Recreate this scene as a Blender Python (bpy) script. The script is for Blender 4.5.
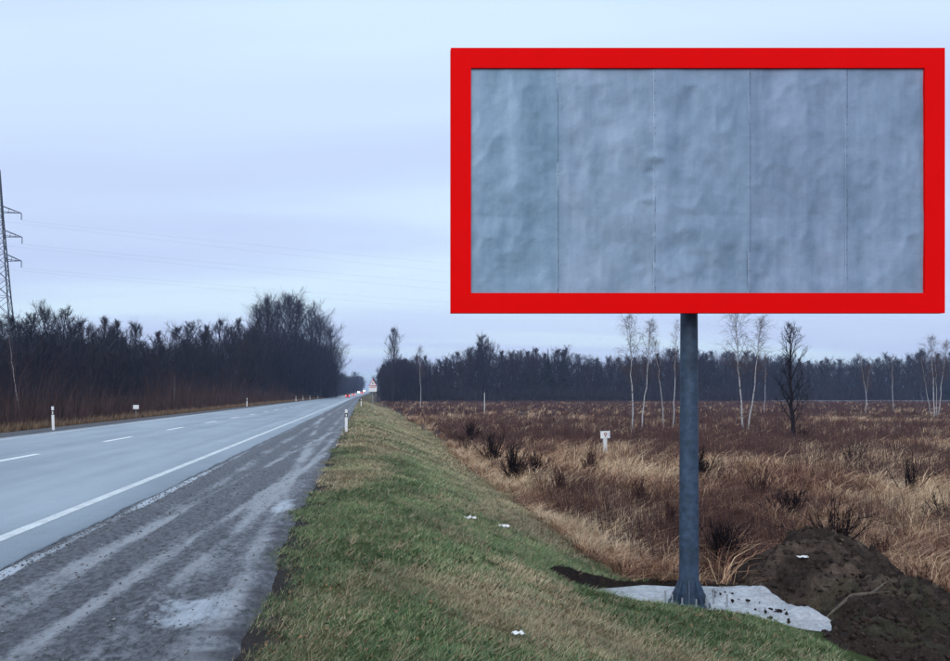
import bpy, math, random
import numpy as np

# ------------------------------------------------------------------ camera, sky, sun, exposure
scene = bpy.context.scene
for o in list(bpy.data.objects):
    bpy.data.objects.remove(o)
COL = scene.collection
H, F, VX, VY = 1.62, 760.0, 362.0, 394.0       # eye height, focal length and principal point in photo pixels (950 x 661)

cam = bpy.data.cameras.new('camera')
cam.sensor_width = 36.0
cam.lens = 36.0 * F / 950.0
cam.shift_x = (475.0 - VX) / 950.0
cam.shift_y = (VY - 330.5) / 950.0
cam.clip_start = 0.05
cam.clip_end = 6000
camo = bpy.data.objects.new('camera', cam)
COL.objects.link(camo)
camo.location = (0, 0, H)
camo.rotation_euler = (math.radians(90), 0, 0)
scene.camera = camo

SUN_EL, SUN_AZ = 34.0, 205.0                    # degrees; azimuth clockwise from +Y: behind the viewer, a little left
world = bpy.data.worlds.new('World')
scene.world = world
world.use_nodes = True
wt = world.node_tree
for n in list(wt.nodes):
    wt.nodes.remove(n)


def N(tree, kind, **kw):
    n = tree.nodes.new(kind)
    for k, v in kw.items():
        setattr(n, k, v)
    return n


def build_world():
    t = wt
    L = t.links.new
    out = N(t, 'ShaderNodeOutputWorld')
    sky = N(t, 'ShaderNodeTexSky', sky_type='NISHITA', sun_disc=False)
    sky.sun_elevation = math.radians(SUN_EL)
    sky.sun_rotation = math.radians(SUN_AZ)
    sky.air_density = 1.2
    sky.dust_density = 2.0
    bg1 = N(t, 'ShaderNodeBackground')
    bg1.inputs['Strength'].default_value = 0.08
    L(sky.outputs[0], bg1.inputs['Color'])
    # the overcast deck: soft layers, stretched sideways
    tc = N(t, 'ShaderNodeTexCoord')
    sep = N(t, 'ShaderNodeSeparateXYZ')
    L(tc.outputs['Generated'], sep.inputs[0])
    az = N(t, 'ShaderNodeMath', operation='ABSOLUTE')
    L(sep.outputs['Z'], az.inputs[0])
    den = N(t, 'ShaderNodeMath', operation='ADD')
    L(az.outputs[0], den.inputs[0])
    den.inputs[1].default_value = 0.14
    dx = N(t, 'ShaderNodeMath', operation='DIVIDE')
    L(sep.outputs['X'], dx.inputs[0]); L(den.outputs[0], dx.inputs[1])
    dy = N(t, 'ShaderNodeMath', operation='DIVIDE')
    L(sep.outputs['Y'], dy.inputs[0]); L(den.outputs[0], dy.inputs[1])
    cmb = N(t, 'ShaderNodeCombineXYZ')
    L(dx.outputs[0], cmb.inputs['X']); L(dy.outputs[0], cmb.inputs['Y'])
    mp = N(t, 'ShaderNodeMapping')
    mp.inputs['Scale'].default_value = (0.30, 1.0, 1.0)
    mp.inputs['Location'].default_value = (3.1, 0.42, 0.0)
    L(cmb.outputs[0], mp.inputs['Vector'])
    no = N(t, 'ShaderNodeTexNoise')
    no.inputs['Scale'].default_value = 1.1
    no.inputs['Detail'].default_value = 4.0
    no.inputs['Roughness'].default_value = 0.42
    no.inputs['Distortion'].default_value = 0.35
    L(mp.outputs[0], no.inputs['Vector'])
    rp = N(t, 'ShaderNodeValToRGB')
    e = rp.color_ramp.elements
    e[0].position, e[0].color = 0.34, (0.56, 0.665, 0.95, 1)
    e[1].position, e[1].color = 0.64, (0.70, 0.88, 1.03, 1)
    m = rp.color_ramp.elements.new(0.48)
    m.color = (0.61, 0.74, 1.0, 1)
    L(no.outputs['Fac'], rp.inputs[0])
    bg2 = N(t, 'ShaderNodeBackground')
    bg2.inputs['Strength'].default_value = 1.03
    L(rp.outputs[0], bg2.inputs['Color'])
    mix = N(t, 'ShaderNodeMixShader')
    mix.inputs[0].default_value = 0.90
    L(bg1.outputs[0], mix.inputs[1]); L(bg2.outputs[0], mix.inputs[2])
    L(mix.outputs[0], out.inputs['Surface'])


build_world()

sd = bpy.data.lights.new('sun', 'SUN')
sd.energy = 1.5
sd.angle = math.radians(40)
sd.color = (1.0, 0.985, 0.96)
so = bpy.data.objects.new('sun', sd)
COL.objects.link(so)
_el, _az = math.radians(SUN_EL), math.radians(SUN_AZ)
from mathutils import Vector, Euler
_d = Vector((math.sin(_az) * math.cos(_el), math.cos(_az) * math.cos(_el), math.sin(_el)))
so.rotation_euler = _d.to_track_quat('Z', 'Y').to_euler()
so.location = (-30, -60, 60)

scene.view_settings.view_transform = 'Standard'
scene.view_settings.look = 'None'
scene.view_settings.exposure = 0.08
scene.view_settings.gamma = 1.0
scene.view_settings.use_curve_mapping = False
scene.render.engine = 'CYCLES'
scene.cycles.use_denoising = True
scene.cycles.max_bounces = 5
scene.cycles.diffuse_bounces = 3
scene.cycles.volume_bounces = 0
scene.cycles.volume_step_rate = 4

# ------------------------------------------------------------------ helpers
def PX(x, Y):
    return (x - VX) / F * Y


def PZ(y, Y):
    return H + (VY - y) / F * Y


def sstep(a, b, x):
    t = np.clip((x - a) / (b - a), 0, 1)
    return t * t * (3 - 2 * t)


_hr = np.random.default_rng(7)
_TAB = _hr.random((256, 256))


def vnoise(x, y):
    xi = np.floor(x).astype(int); yi = np.floor(y).astype(int)
    fx = x - xi; fy = y - yi
    fx = fx * fx * (3 - 2 * fx); fy = fy * fy * (3 - 2 * fy)
    a = _TAB[xi & 255, yi & 255]; b = _TAB[(xi + 1) & 255, yi & 255]
    c = _TAB[xi & 255, (yi + 1) & 255]; d = _TAB[(xi + 1) & 255, (yi + 1) & 255]
    return (a * (1 - fx) + b * fx) * (1 - fy) + (c * (1 - fx) + d * fx) * fy


def fbm(x, y, oct=4, gain=0.5):
    x = np.asarray(x, float); y = np.asarray(y, float)
    s = 0; amp = 1.0; tot = 0
    for i in range(oct):
        s = s + amp * vnoise(x + 17.3 * i, y + 9.1 * i)
        tot += amp
        amp *= gain; x = x * 2.03; y = y * 2.03
    return s / tot


def mesh_np(name, verts, faces, cols=None, smooth=False):
    """verts (n,3); faces: list of (m,k) int arrays; cols (n,3) or None"""
    me = bpy.data.meshes.new(name)
    verts = np.asarray(verts, np.float32)
    faces = [np.asarray(f, np.int32) for f in faces if len(f)]
    loops = np.concatenate([f.ravel() for f in faces])
    tot = np.concatenate([np.full(len(f), f.shape[1], np.int32) for f in faces])
    start = np.concatenate([[0], np.cumsum(tot)[:-1]]).astype(np.int32)
    me.vertices.add(len(verts)); me.vertices.foreach_set('co', verts.ravel())
    me.loops.add(len(loops)); me.loops.foreach_set('vertex_index', loops)
    me.polygons.add(len(tot)); me.polygons.foreach_set('loop_start', start)
    me.polygons.foreach_set('loop_total', tot)
    if smooth:
        me.polygons.foreach_set('use_smooth', np.ones(len(tot), bool))
    if cols is not None:
        ca = me.color_attributes.new('Col', 'FLOAT_COLOR', 'POINT')
        c4 = np.ones((len(verts), 4), np.float32); c4[:, :3] = cols
        ca.data.foreach_set('color', c4.ravel())
    me.update(calc_edges=True)
    return me


class MB:
    """collects boxes, tubes and polygons into one mesh"""
    def __init__(s):
        s.v = []; s.f = []

    def add(s, v, f):
        b = len(s.v)
        s.v += [tuple(p) for p in v]
        s.f += [tuple(i + b for i in q) for q in f]
        return s

    def box(s, x0, x1, y0, y1, z0, z1):
        v = [(x, y, z) for z in (z0, z1) for y in (y0, y1) for x in (x0, x1)]
        return s.add(v, [(0, 2, 3, 1), (4, 5, 7, 6), (0, 1, 5, 4), (2, 6, 7, 3), (0, 4, 6, 2), (1, 3, 7, 5)])

    def tube(s, p0, p1, r0, r1=None, n=8, cap=True):
        r1 = r0 if r1 is None else r1
        p0 = Vector(p0); p1 = Vector(p1)
        d = (p1 - p0).normalized()
        a = d.orthogonal().normalized(); b = d.cross(a)
        v = []
        for p, r in ((p0, r0), (p1, r1)):
            for i in range(n):
                t = 2 * math.pi * i / n
                v.append(p + (a * math.cos(t) + b * math.sin(t)) * r)
        f = [(i, (i + 1) % n, n + (i + 1) % n, n + i) for i in range(n)]
        if cap:
            f += [tuple(range(n))[::-1], tuple(range(n, 2 * n))]
        return s.add(v, f)

    def prism(s, poly, axis, a0, a1):
        """poly of 2D points extruded along axis ('x','y','z')"""
        def pt(u, w, a):
            return {'y': (u, a, w), 'x': (a, u, w), 'z': (u, w, a)}[axis]
        n = len(poly)
        v = [pt(u, w, a0) for u, w in poly] + [pt(u, w, a1) for u, w in poly]
        f = [(i, (i + 1) % n, n + (i + 1) % n, n + i) for i in range(n)]
        f += [tuple(range(n))[::-1], tuple(range(n, 2 * n))]
        return s.add(v, f)

    def mesh(s, name):
        me = bpy.data.meshes.new(name)
        me.from_pydata(s.v, [], s.f)
        import bmesh
        bm = bmesh.new(); bm.from_mesh(me)
        bmesh.ops.recalc_face_normals(bm, faces=bm.faces)
        bm.to_mesh(me); bm.free()
        me.update()
        return me

    def obj(s, name, mat, parent=None, bevel=0):
        o = link(name, s.mesh(name), mat, parent)
        if bevel:
            m = o.modifiers.new('bevel', 'BEVEL'); m.width = bevel; m.segments = 2
            m.limit_method = 'ANGLE'
        return o


def link(name, me, mat=None, parent=None):
    o = bpy.data.objects.new(name, me)
    COL.objects.link(o)
    if mat is not None and me is not None:
        if not me.materials:
            me.materials.append(mat)
    if parent is not None:
        o.parent = parent
    return o


def tag(o, label=None, cat=None, group=None, kind=None):
    if label: o['label'] = label
    if cat: o['category'] = cat
    if group: o['group'] = group
    if kind: o['kind'] = kind
    return o


def thing(name, label, cat, loc=(0, 0, 0), rz=0.0, group=None):
    o = bpy.data.objects.new(name, None)
    o.empty_display_size = 0.2
    COL.objects.link(o)
    o.location = loc; o.rotation_euler = (0, 0, rz)
    return tag(o, label, cat, group)


def material(name, color=(0.5, 0.5, 0.5), rough=0.8, vcol=False, spec=0.3, metal=0.0, noise=None, bump=None,
             emit=None, dark=(0.6, 1.25)):
    """noise: list of scales multiplied into the colour; bump: (scale, strength, distance)"""
    m = bpy.data.materials.new(name)
    m.use_nodes = True
    t = m.node_tree
    b = t.nodes['Principled BSDF']
    L = t.links.new
    b.inputs['Roughness'].default_value = rough
    b.inputs['Specular IOR Level'].default_value = spec
    b.inputs['Metallic'].default_value = metal
    if emit:
        b.inputs['Emission Color'].default_value = (*emit[:3], 1)
        b.inputs['Emission Strength'].default_value = emit[3]
    if vcol:
        a = N(t, 'ShaderNodeVertexColor', layer_name='Col')
        src = a.outputs['Color']
    else:
        a = N(t, 'ShaderNodeRGB'); a.outputs[0].default_value = (*color, 1)
        src = a.outputs[0]
    tc = N(t, 'ShaderNodeTexCoord')
    for sc in (noise or []):
        no = N(t, 'ShaderNodeTexNoise')
        no.inputs['Scale'].default_value = sc; no.inputs['Detail'].default_value = 6
        no.inputs['Roughness'].default_value = 0.6
        L(tc.outputs['Object'], no.inputs['Vector'])
        mr = N(t, 'ShaderNodeMapRange')
        mr.inputs['From Min'].default_value = 0.3; mr.inputs['From Max'].default_value = 0.7
        mr.inputs['To Min'].default_value = dark[0]; mr.inputs['To Max'].default_value = dark[1]
        L(no.outputs['Fac'], mr.inputs['Value'])
        mx = N(t, 'ShaderNodeVectorMath', operation='SCALE')
        L(src, mx.inputs[0]); L(mr.outputs[0], mx.inputs['Scale'])
        src = mx.outputs[0]
    L(src, b.inputs['Base Color'])
    if bump:
        no = N(t, 'ShaderNodeTexNoise')
        no.inputs['Scale'].default_value = bump[0]; no.inputs['Detail'].default_value = 8
        no.inputs['Roughness'].default_value = 0.65
        L(tc.outputs['Object'], no.inputs['Vector'])
        bp = N(t, 'ShaderNodeBump')
        bp.inputs['Strength'].default_value = bump[1]; bp.inputs['Distance'].default_value = bump[2]
        L(no.outputs['Fac'], bp.inputs['Height']); L(bp.outputs[0], b.inputs['Normal'])
    return m


# ------------------------------------------------------------------ the lie of the land
def rise(Y):
    return 5.8 * sstep(300, 1000, Y)


def off(Y):                     # the road bends gently right far away
    return 18.0 * sstep(300, 1000, Y)


PA = np.array([(-400, -1.6), (-60, -1.0), (-22, -0.75), (-18.5, -0.5), (-16.2, -0.12), (-15.2, -0.05), (-13.2, -0.06), (-3.4, -0.10), (-1.3, -0.08), (-0.75, -0.035), (-0.3, -0.01), (-0.1, 0.0),
               (0.5, -0.02), (1.2, -0.20), (2.0, -0.50), (2.6, -0.70), (3.3, -0.81), (4.2, -0.90), (5.1, -1.08), (6.5, -1.30), (9, -1.4), (400, -1.4)])
PB = np.array([(-400, -1.6), (-60, -1.0), (-22, -0.75), (-18.5, -0.5), (-16.2, -0.12), (-15.2, -0.05), (-13.2, -0.06), (-3.4, -0.10), (-1.3, -0.08), (-0.75, -0.035), (-0.3, -0.01), (-0.1, 0.0),
               (0.5, -0.02), (1.2, -0.20), (2.0, -0.50), (2.6, -0.73), (3.3, -1.02), (4.0, -1.20), (5.2, -1.30), (6.5, -1.36), (9, -1.4), (400, -1.4)])


def pit(u, Y):
    """how far inside the excavation round the footing (0..1)"""
    wob = (fbm(u * 2.4 + 3, Y * 2.4, 4) - 0.5) * 0.6
    a = sstep(-0.03, 0.05, u - 2.42 + wob * 0.4)
    b = sstep(-0.03, 0.06, 6.1 - u)
    front = np.interp(u, [2.4, 2.6, 3.2, 4.2, 5.0, 5.5, 6.1], [9.7, 9.3, 9.0, 8.85, 8.75, 8.75, 8.9])
    c = sstep(-0.02, 0.06, Y - front + wob * 0.25)
    d = sstep(-0.02, 0.06, np.interp(u, [2.4, 2.6, 3.5, 4.2, 6.2], [9.8, 10.2, 11.25, 11.6, 11.65]) - Y + wob * 0.25)
    return a * b * c * d


def ground_z(X, Y, holes=True, u=None):
    X = np.asarray(X, float); Y = np.asarray(Y, float)
    if u is None:
        u = X - off(Y)
    za = np.interp(u, PA[:, 0], PA[:, 1]); zb = np.interp(u, PB[:, 0], PB[:, 1])
    k = sstep(9.6, 11.6, Y)
    z = za * (1 - k) + zb * k + rise(Y)
    verge = sstep(-0.4, 0.4, u) * (1 - sstep(4.5, 7, u))
    field = sstep(4.0, 8.0, u) + sstep(16, 20, -u)
    z = z + verge * ((fbm(u * 0.9, Y * 0.5, 3) - 0.5) * 0.12 + (fbm(u * 5, Y * 5, 2) - 0.5) * 0.04)
    z = z + field * ((fbm(u * 0.35 + 40, Y * 0.35, 3) - 0.5) * 0.36 + (fbm(u * 1.5, Y * 1.5 + 30, 2) - 0.5) * 0.16)
    if holes:
        p = pit(u, Y)
        z = z * (1 - p) + p * np.minimum(z, -1.42 + (fbm(u * 4, Y * 4, 3) - 0.5) * 0.14)
    return z


C_GREEN = np.array((0.060, 0.085, 0.028)); C_DRY = np.array((0.20, 0.15, 0.075)); C_TAN = np.array((0.27, 0.19, 0.115))
C_RUST = np.array((0.17, 0.085, 0.055)); C_SOIL = np.array((0.035, 0.025, 0.021)); C_BRUSH = np.array((0.055, 0.034, 0.034))


def grassiness(u, Y):
    """share of green in the verge turf"""
    n = fbm(u * 0.55 + 11, Y * 0.28 + 5, 4)
    g = sstep(0.40, 0.60, n + 0.10 * np.exp(-((u - 2.5) / 1.1) ** 2) * (Y < 30))
    tanstrip = np.exp(-((u - 3.4) / 1.1) ** 2) * sstep(11.5, 15, Y)
    return np.clip(g * (1 - 0.9 * tanstrip) * (1 - 0.5 * sstep(14, 40, Y)), 0, 1)


def ground_cols(u, Y):
    n1 = fbm(u * 0.8, Y * 0.8, 4); n2 = fbm(u * 0.13 + 50, Y * 0.13, 3)
    g = grassiness(u, Y)[:, None]
    turf = C_GREEN * 1.0 * g + C_DRY * 0.9 * (1 - g)
    turf = turf * (0.7 + 0.6 * n1[:, None])
    t = sstep(0.40, 0.6, n1)[:, None]
    field = (C_TAN * 0.55 * t + C_RUST * 0.6 * (1 - t))
    s = (sstep(0.42, 0.58, n2) * 0.6 + 0.4 * sstep(20, 60, Y))[:, None]
    field = field * (1 - s) + C_BRUSH * 1.2 * s
    edge = 3.9 + 0.9 * (fbm(Y * 0.3, u * 0.3 + 9, 3) - 0.5) + 1.2 * sstep(25, 60, Y) + 2.2 * (1 - sstep(9, 10.5, Y))
    k = sstep(-0.25, 0.45, u - edge)[:, None]
    c = turf * (1 - k) + field * k
    e0 = (1 - sstep(-0.75, -0.25, u + 0.5 * (fbm(u * 3, Y * 3, 3) - 0.5)))[:, None]
    c = c * (1 - e0) + np.array((0.045, 0.040, 0.040)) * e0
    kl = sstep(15.6, 16.6, -u)[:, None]
    left = C_DRY * 0.6 * (1 - kl) + (C_RUST * 0.35 + C_BRUSH * 0.4) * kl
    c = np.where((u < -10)[:, None], left, c)
    p = pit(u, Y)
    for du, dy in ((.08, 0), (-.08, 0), (0, .08), (0, -.10), (.06, -.08), (-.06, -.08)):
        p = np.maximum(p, pit(u + du, Y + dy))
    p = np.clip(p * 12, 0, 1)[:, None]
    return c * (1 - p) + C_SOIL * (0.7 + 0.6 * n1[:, None]) * p


def build_ground():
    us = np.concatenate([np.linspace(-1600, -120, 18), np.linspace(-110, -24, 30), np.linspace(-22, -13, 28), np.linspace(-12, -3.6, 10), np.linspace(-3.4, -0.9, 10),
                         np.arange(-0.8, 2.45, 0.12), np.arange(2.5, 6.4, 0.05), np.arange(6.5, 14, 0.3), np.arange(14.5, 60, 1.2), np.linspace(64, 300, 50), np.linspace(330, 2400, 24)])
    ys = np.concatenate([np.linspace(-200, 0, 10), np.arange(1, 8.5, 0.2), np.arange(8.55, 11.9, 0.05), np.arange(12, 30, 0.3), np.arange(31, 90, 1.2), np.linspace(94, 420, 70), np.linspace(440, 1100, 34), np.linspace(1250, 4500, 8)])
    U, Yg = np.meshgrid(us, ys)
    u = U.ravel(); y = Yg.ravel()
    z = ground_z(None if False else u + off(y), y, u=u)
    v = np.stack([u + off(y), y, z], 1)
    nx, ny = len(us), len(ys)
    i = np.arange(nx - 1)[None, :] + np.arange(ny - 1)[:, None] * nx
    i = i.ravel()
    f = np.stack([i, i + 1, i + 1 + nx, i + nx], 1)
    me = mesh_np('ground', v, [f], ground_cols(u, y), True)
    m = material('turf_and_soil', vcol=True, rough=0.95, spec=0.1, noise=[9.0, 60.0], bump=(35, 0.9, 0.04))
    tag(link('ground', me, m), kind='structure')


build_ground()


# ------------------------------------------------------------------ road, markings, shoulder
def strip_mesh(name, u0, u1, ys, dz, nu=2, zfun=None):
    uu = np.linspace(0, 1, nu)
    V = []
    for Y in ys:
        a = u0(Y) if callable(u0) else u0
        b = u1(Y) if callable(u1) else u1
        for t in uu:
            u = a + (b - a) * t
            V.append((u + float(off(Y)), Y, float(rise(Y)) + (zfun(u, Y) if zfun else 0) + dz))
    n = len(ys)
    i = (np.arange(nu - 1)[None, :] + np.arange(n - 1)[:, None] * nu).ravel()
    return mesh_np(name, np.array(V), [np.stack([i, i + 1, i + 1 + nu, i + nu], 1)], None, True)


def asphalt_mat():
    m = bpy.data.materials.new('damp_asphalt'); m.use_nodes = True
    t = m.node_tree; L = t.links.new; b = t.nodes['Principled BSDF']
    tc = N(t, 'ShaderNodeTexCoord')
    def noise(sc, scale, det=6, rough=0.6):
        mp = N(t, 'ShaderNodeMapping'); mp.inputs['Scale'].default_value = sc
        L(tc.outputs['Object'], mp.inputs['Vector'])
        n = N(t, 'ShaderNodeTexNoise'); n.inputs['Scale'].default_value = scale; n.inputs['Detail'].default_value = det
        n.inputs['Roughness'].default_value = rough
        L(mp.outputs[0], n.inputs['Vector'])
        return n.outputs['Fac']
    tracks = noise((1.0, 0.012, 1), 1.3, 5)           # wheel tracks run along the road
    patch = noise((1, 0.3, 1), 0.5, 6)
    fine = noise((1, 1, 1), 45, 7, 0.75)
    rp = N(t, 'ShaderNodeValToRGB')
    rp.color_ramp.elements[0].position = 0.36; rp.color_ramp.elements[0].color = (0.165, 0.215, 0.255, 1)
    rp.color_ramp.elements[1].position = 0.64; rp.color_ramp.elements[1].color = (0.345, 0.405, 0.455, 1)
    a1 = N(t, 'ShaderNodeMath', operation='ADD'); L(tracks, a1.inputs[0]); L(patch, a1.inputs[1])
    a2 = N(t, 'ShaderNodeMath', operation='MULTIPLY'); L(a1.outputs[0], a2.inputs[0]); a2.inputs[1].default_value = 0.5
    L(a2.outputs[0], rp.inputs[0])
    mr = N(t, 'ShaderNodeMapRange'); mr.inputs['From Min'].default_value = 0.3; mr.inputs['From Max'].default_value = 0.7
    mr.inputs['To Min'].default_value = 0.62; mr.inputs['To Max'].default_value = 1.38
    L(fine, mr.inputs['Value'])
    sc = N(t, 'ShaderNodeVectorMath', operation='SCALE'); L(rp.outputs[0], sc.inputs[0]); L(mr.outputs[0], sc.inputs['Scale'])
    L(sc.outputs[0], b.inputs['Base Color'])
    r = N(t, 'ShaderNodeMapRange'); r.inputs['From Min'].default_value = 0.3; r.inputs['From Max'].default_value = 0.7
    r.inputs['To Min'].default_value = 0.26; r.inputs['To Max'].default_value = 0.45
    L(tracks, r.inputs['Value']); L(r.outputs[0], b.inputs['Roughness'])
    b.inputs['Specular IOR Level'].default_value = 0.5
    bp = N(t, 'ShaderNodeBump'); bp.inputs['Strength'].default_value = 0.25; bp.inputs['Distance'].default_value = 0.006
    L(fine, bp.inputs['Height']); L(bp.outputs[0], b.inputs['Normal'])
    return m


YR = np.concatenate([np.linspace(-60, 3, 20), np.linspace(3.2, 8, 60), np.linspace(8.2, 26, 180), np.linspace(26.5, 40, 40), np.linspace(42, 300, 60), np.linspace(310, 1300, 60)])
U_L, U_C, U_R, U_A = -12.75, -8.75, -4.05, -3.38
M_ASPH = asphalt_mat()
M_DASH = material('fresh_lane_paint', (0.82, 0.85, 0.85), 0.6, noise=[3.0], dark=(0.92, 1.05))
M_PAINT = material('road_paint', (0.74, 0.79, 0.80), 0.6, noise=[2.0, 24.0], dark=(0.70, 1.10))


def build_road():
    ys = YR
    er = lambda Y: U_A + 0.05 * (float(fbm(np.array(Y * 0.8), np.array(2.0), 3)) - 0.5) * 2 + 0.07 * (float(fbm(np.array(Y * 4.0), np.array(5.0), 3, 0.7)) - 0.5)
    me = strip_mesh('road', -13.35, er, ys, 0.0, 8)
    # give the asphalt a real edge
    o = link('road', me, M_ASPH)
    sol = o.modifiers.new('thickness', 'SOLIDIFY'); sol.thickness = 0.05; sol.offset = -1
    tag(o, kind='structure')
    for nm, uc, w in (('edge_line', U_R, 0.17), ('edge_line', U_L, 0.15)):
        link(nm, strip_mesh('edge_line', uc - w / 2, uc + w / 2, ys, 0.004), M_PAINT, o)
    # dashes of the centre line
    me0 = None
    y = 17.45 - 3 * 8.35
    k = 0
    while y < 420:
        yy = np.linspace(y, y + 3.1, 5)
        link('lane_dash', strip_mesh('lane_dash', U_C - 0.10, U_C + 0.10, yy, 0.004), M_DASH, o)
        y += 8.35
        k += 1


def shoulder_mat():
    """vertex colour carries how much dust (R), silt (G) and damp edge soil (B) lies there; grain decides where it shows"""
    m = bpy.data.materials.new('dirty_shoulder'); m.use_nodes = True
    t = m.node_tree; L = t.links.new; b = t.nodes['Principled BSDF']
    tc = N(t, 'ShaderNodeTexCoord')
    a = N(t, 'ShaderNodeVertexColor', layer_name='Col')
    sp = N(t, 'ShaderNodeSeparateColor'); L(a.outputs['Color'], sp.inputs[0])
    def noise(sc, scale, det, rough):
        mp = N(t, 'ShaderNodeMapping'); mp.inputs['Scale'].default_value = sc
        L(tc.outputs['Object'], mp.inputs['Vector'])
        n = N(t, 'ShaderNodeTexNoise'); n.inputs['Scale'].default_value = scale
        n.inputs['Detail'].default_value = det; n.inputs['Roughness'].default_value = rough
        L(mp.outputs[0], n.inputs['Vector'])
        return n.outputs['Fac']
    g = noise((1, 0.6, 1), 17, 10, 0.78)
    st = noise((1, 0.08, 1), 14, 6, 0.6)
    big = noise((1, 0.3, 1), 2.2, 5, 0.6)
    def math_(op, x, y):
        n = N(t, 'ShaderNodeMath', operation=op)
        for i, q in enumerate((x, y)):
            if isinstance(q, (int, float)): n.inputs[i].default_value = q
            else: L(q, n.inputs[i])
        return n.outputs[0]
    def sm(x, lo, hi):
        n = N(t, 'ShaderNodeMapRange', interpolation_type='SMOOTHSTEP'); L(x, n.inputs['Value'])
        n.inputs['From Min'].default_value = lo; n.inputs['From Max'].default_value = hi
        return n.outputs[0]
    grain = math_('ADD', math_('ADD', math_('MULTIPLY', g, 0.9), math_('MULTIPLY', st, 0.5)), math_('MULTIPLY', big, 0.35))     # mean about 0.87
    dust = sm(math_('ADD', sp.outputs[0], grain), 1.02, 1.62)
    silt = sm(math_('ADD', sp.outputs[1], grain), 1.15, 1.75)
    damp = sm(math_('ADD', sp.outputs[2], grain), 1.15, 1.5)
    def mix(f, c1, c2):
        n = N(t, 'ShaderNodeMix', data_type='RGBA'); L(f, n.inputs[0])
        for i, q in ((6, c1), (7, c2)):
            if isinstance(q, tuple): n.inputs[i].default_value = (*q, 1)
            else: L(q, n.inputs[i])
        return n.outputs[2]
    base = mix(sm(g, 0.38, 0.62), (0.022, 0.024, 0.031), (0.135, 0.140, 0.160))
    c = mix(dust, base, (0.33, 0.345, 0.375))
    c = mix(silt, c, (0.46, 0.51, 0.57))
    c = mix(damp, c, mix(sm(g, 0.38, 0.62), (0.014, 0.013, 0.018), (0.075, 0.07, 0.085)))
    L(c, b.inputs['Base Color'])
    b.inputs['Roughness'].default_value = 0.55
    b.inputs['Specular IOR Level'].default_value = 0.4
    bp = N(t, 'ShaderNodeBump'); bp.inputs['Strength'].default_value = 1.0; bp.inputs['Distance'].default_value = 0.025
    L(g, bp.inputs['Height']); L(bp.outputs[0], b.inputs['Normal'])
    return m


def shoulder_z(u, Y, T):
    tr = u + 0.25 * (fbm(Y * 0.09, Y * 0 + 1.5, 3) - 0.5)
    ruts = -0.028 * np.exp(-((tr + 2.55) / 0.16) ** 2) - 0.03 * np.exp(-((tr + 1.35) / 0.2) ** 2) + 0.02 * np.exp(-((tr + 2.9) / 0.12) ** 2)
    z = -0.012 + ruts + (fbm(u * 7, Y * 3.5, 4) - 0.5) * 0.035 + (fbm(u * 1.6, Y * 0.8, 3) - 0.5) * 0.03
    z = np.where(T > 0.86, z - (T - 0.86) * 0.75, z)
    return np.where(u < U_A + 0.06, np.minimum(z, -0.02), z)


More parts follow.
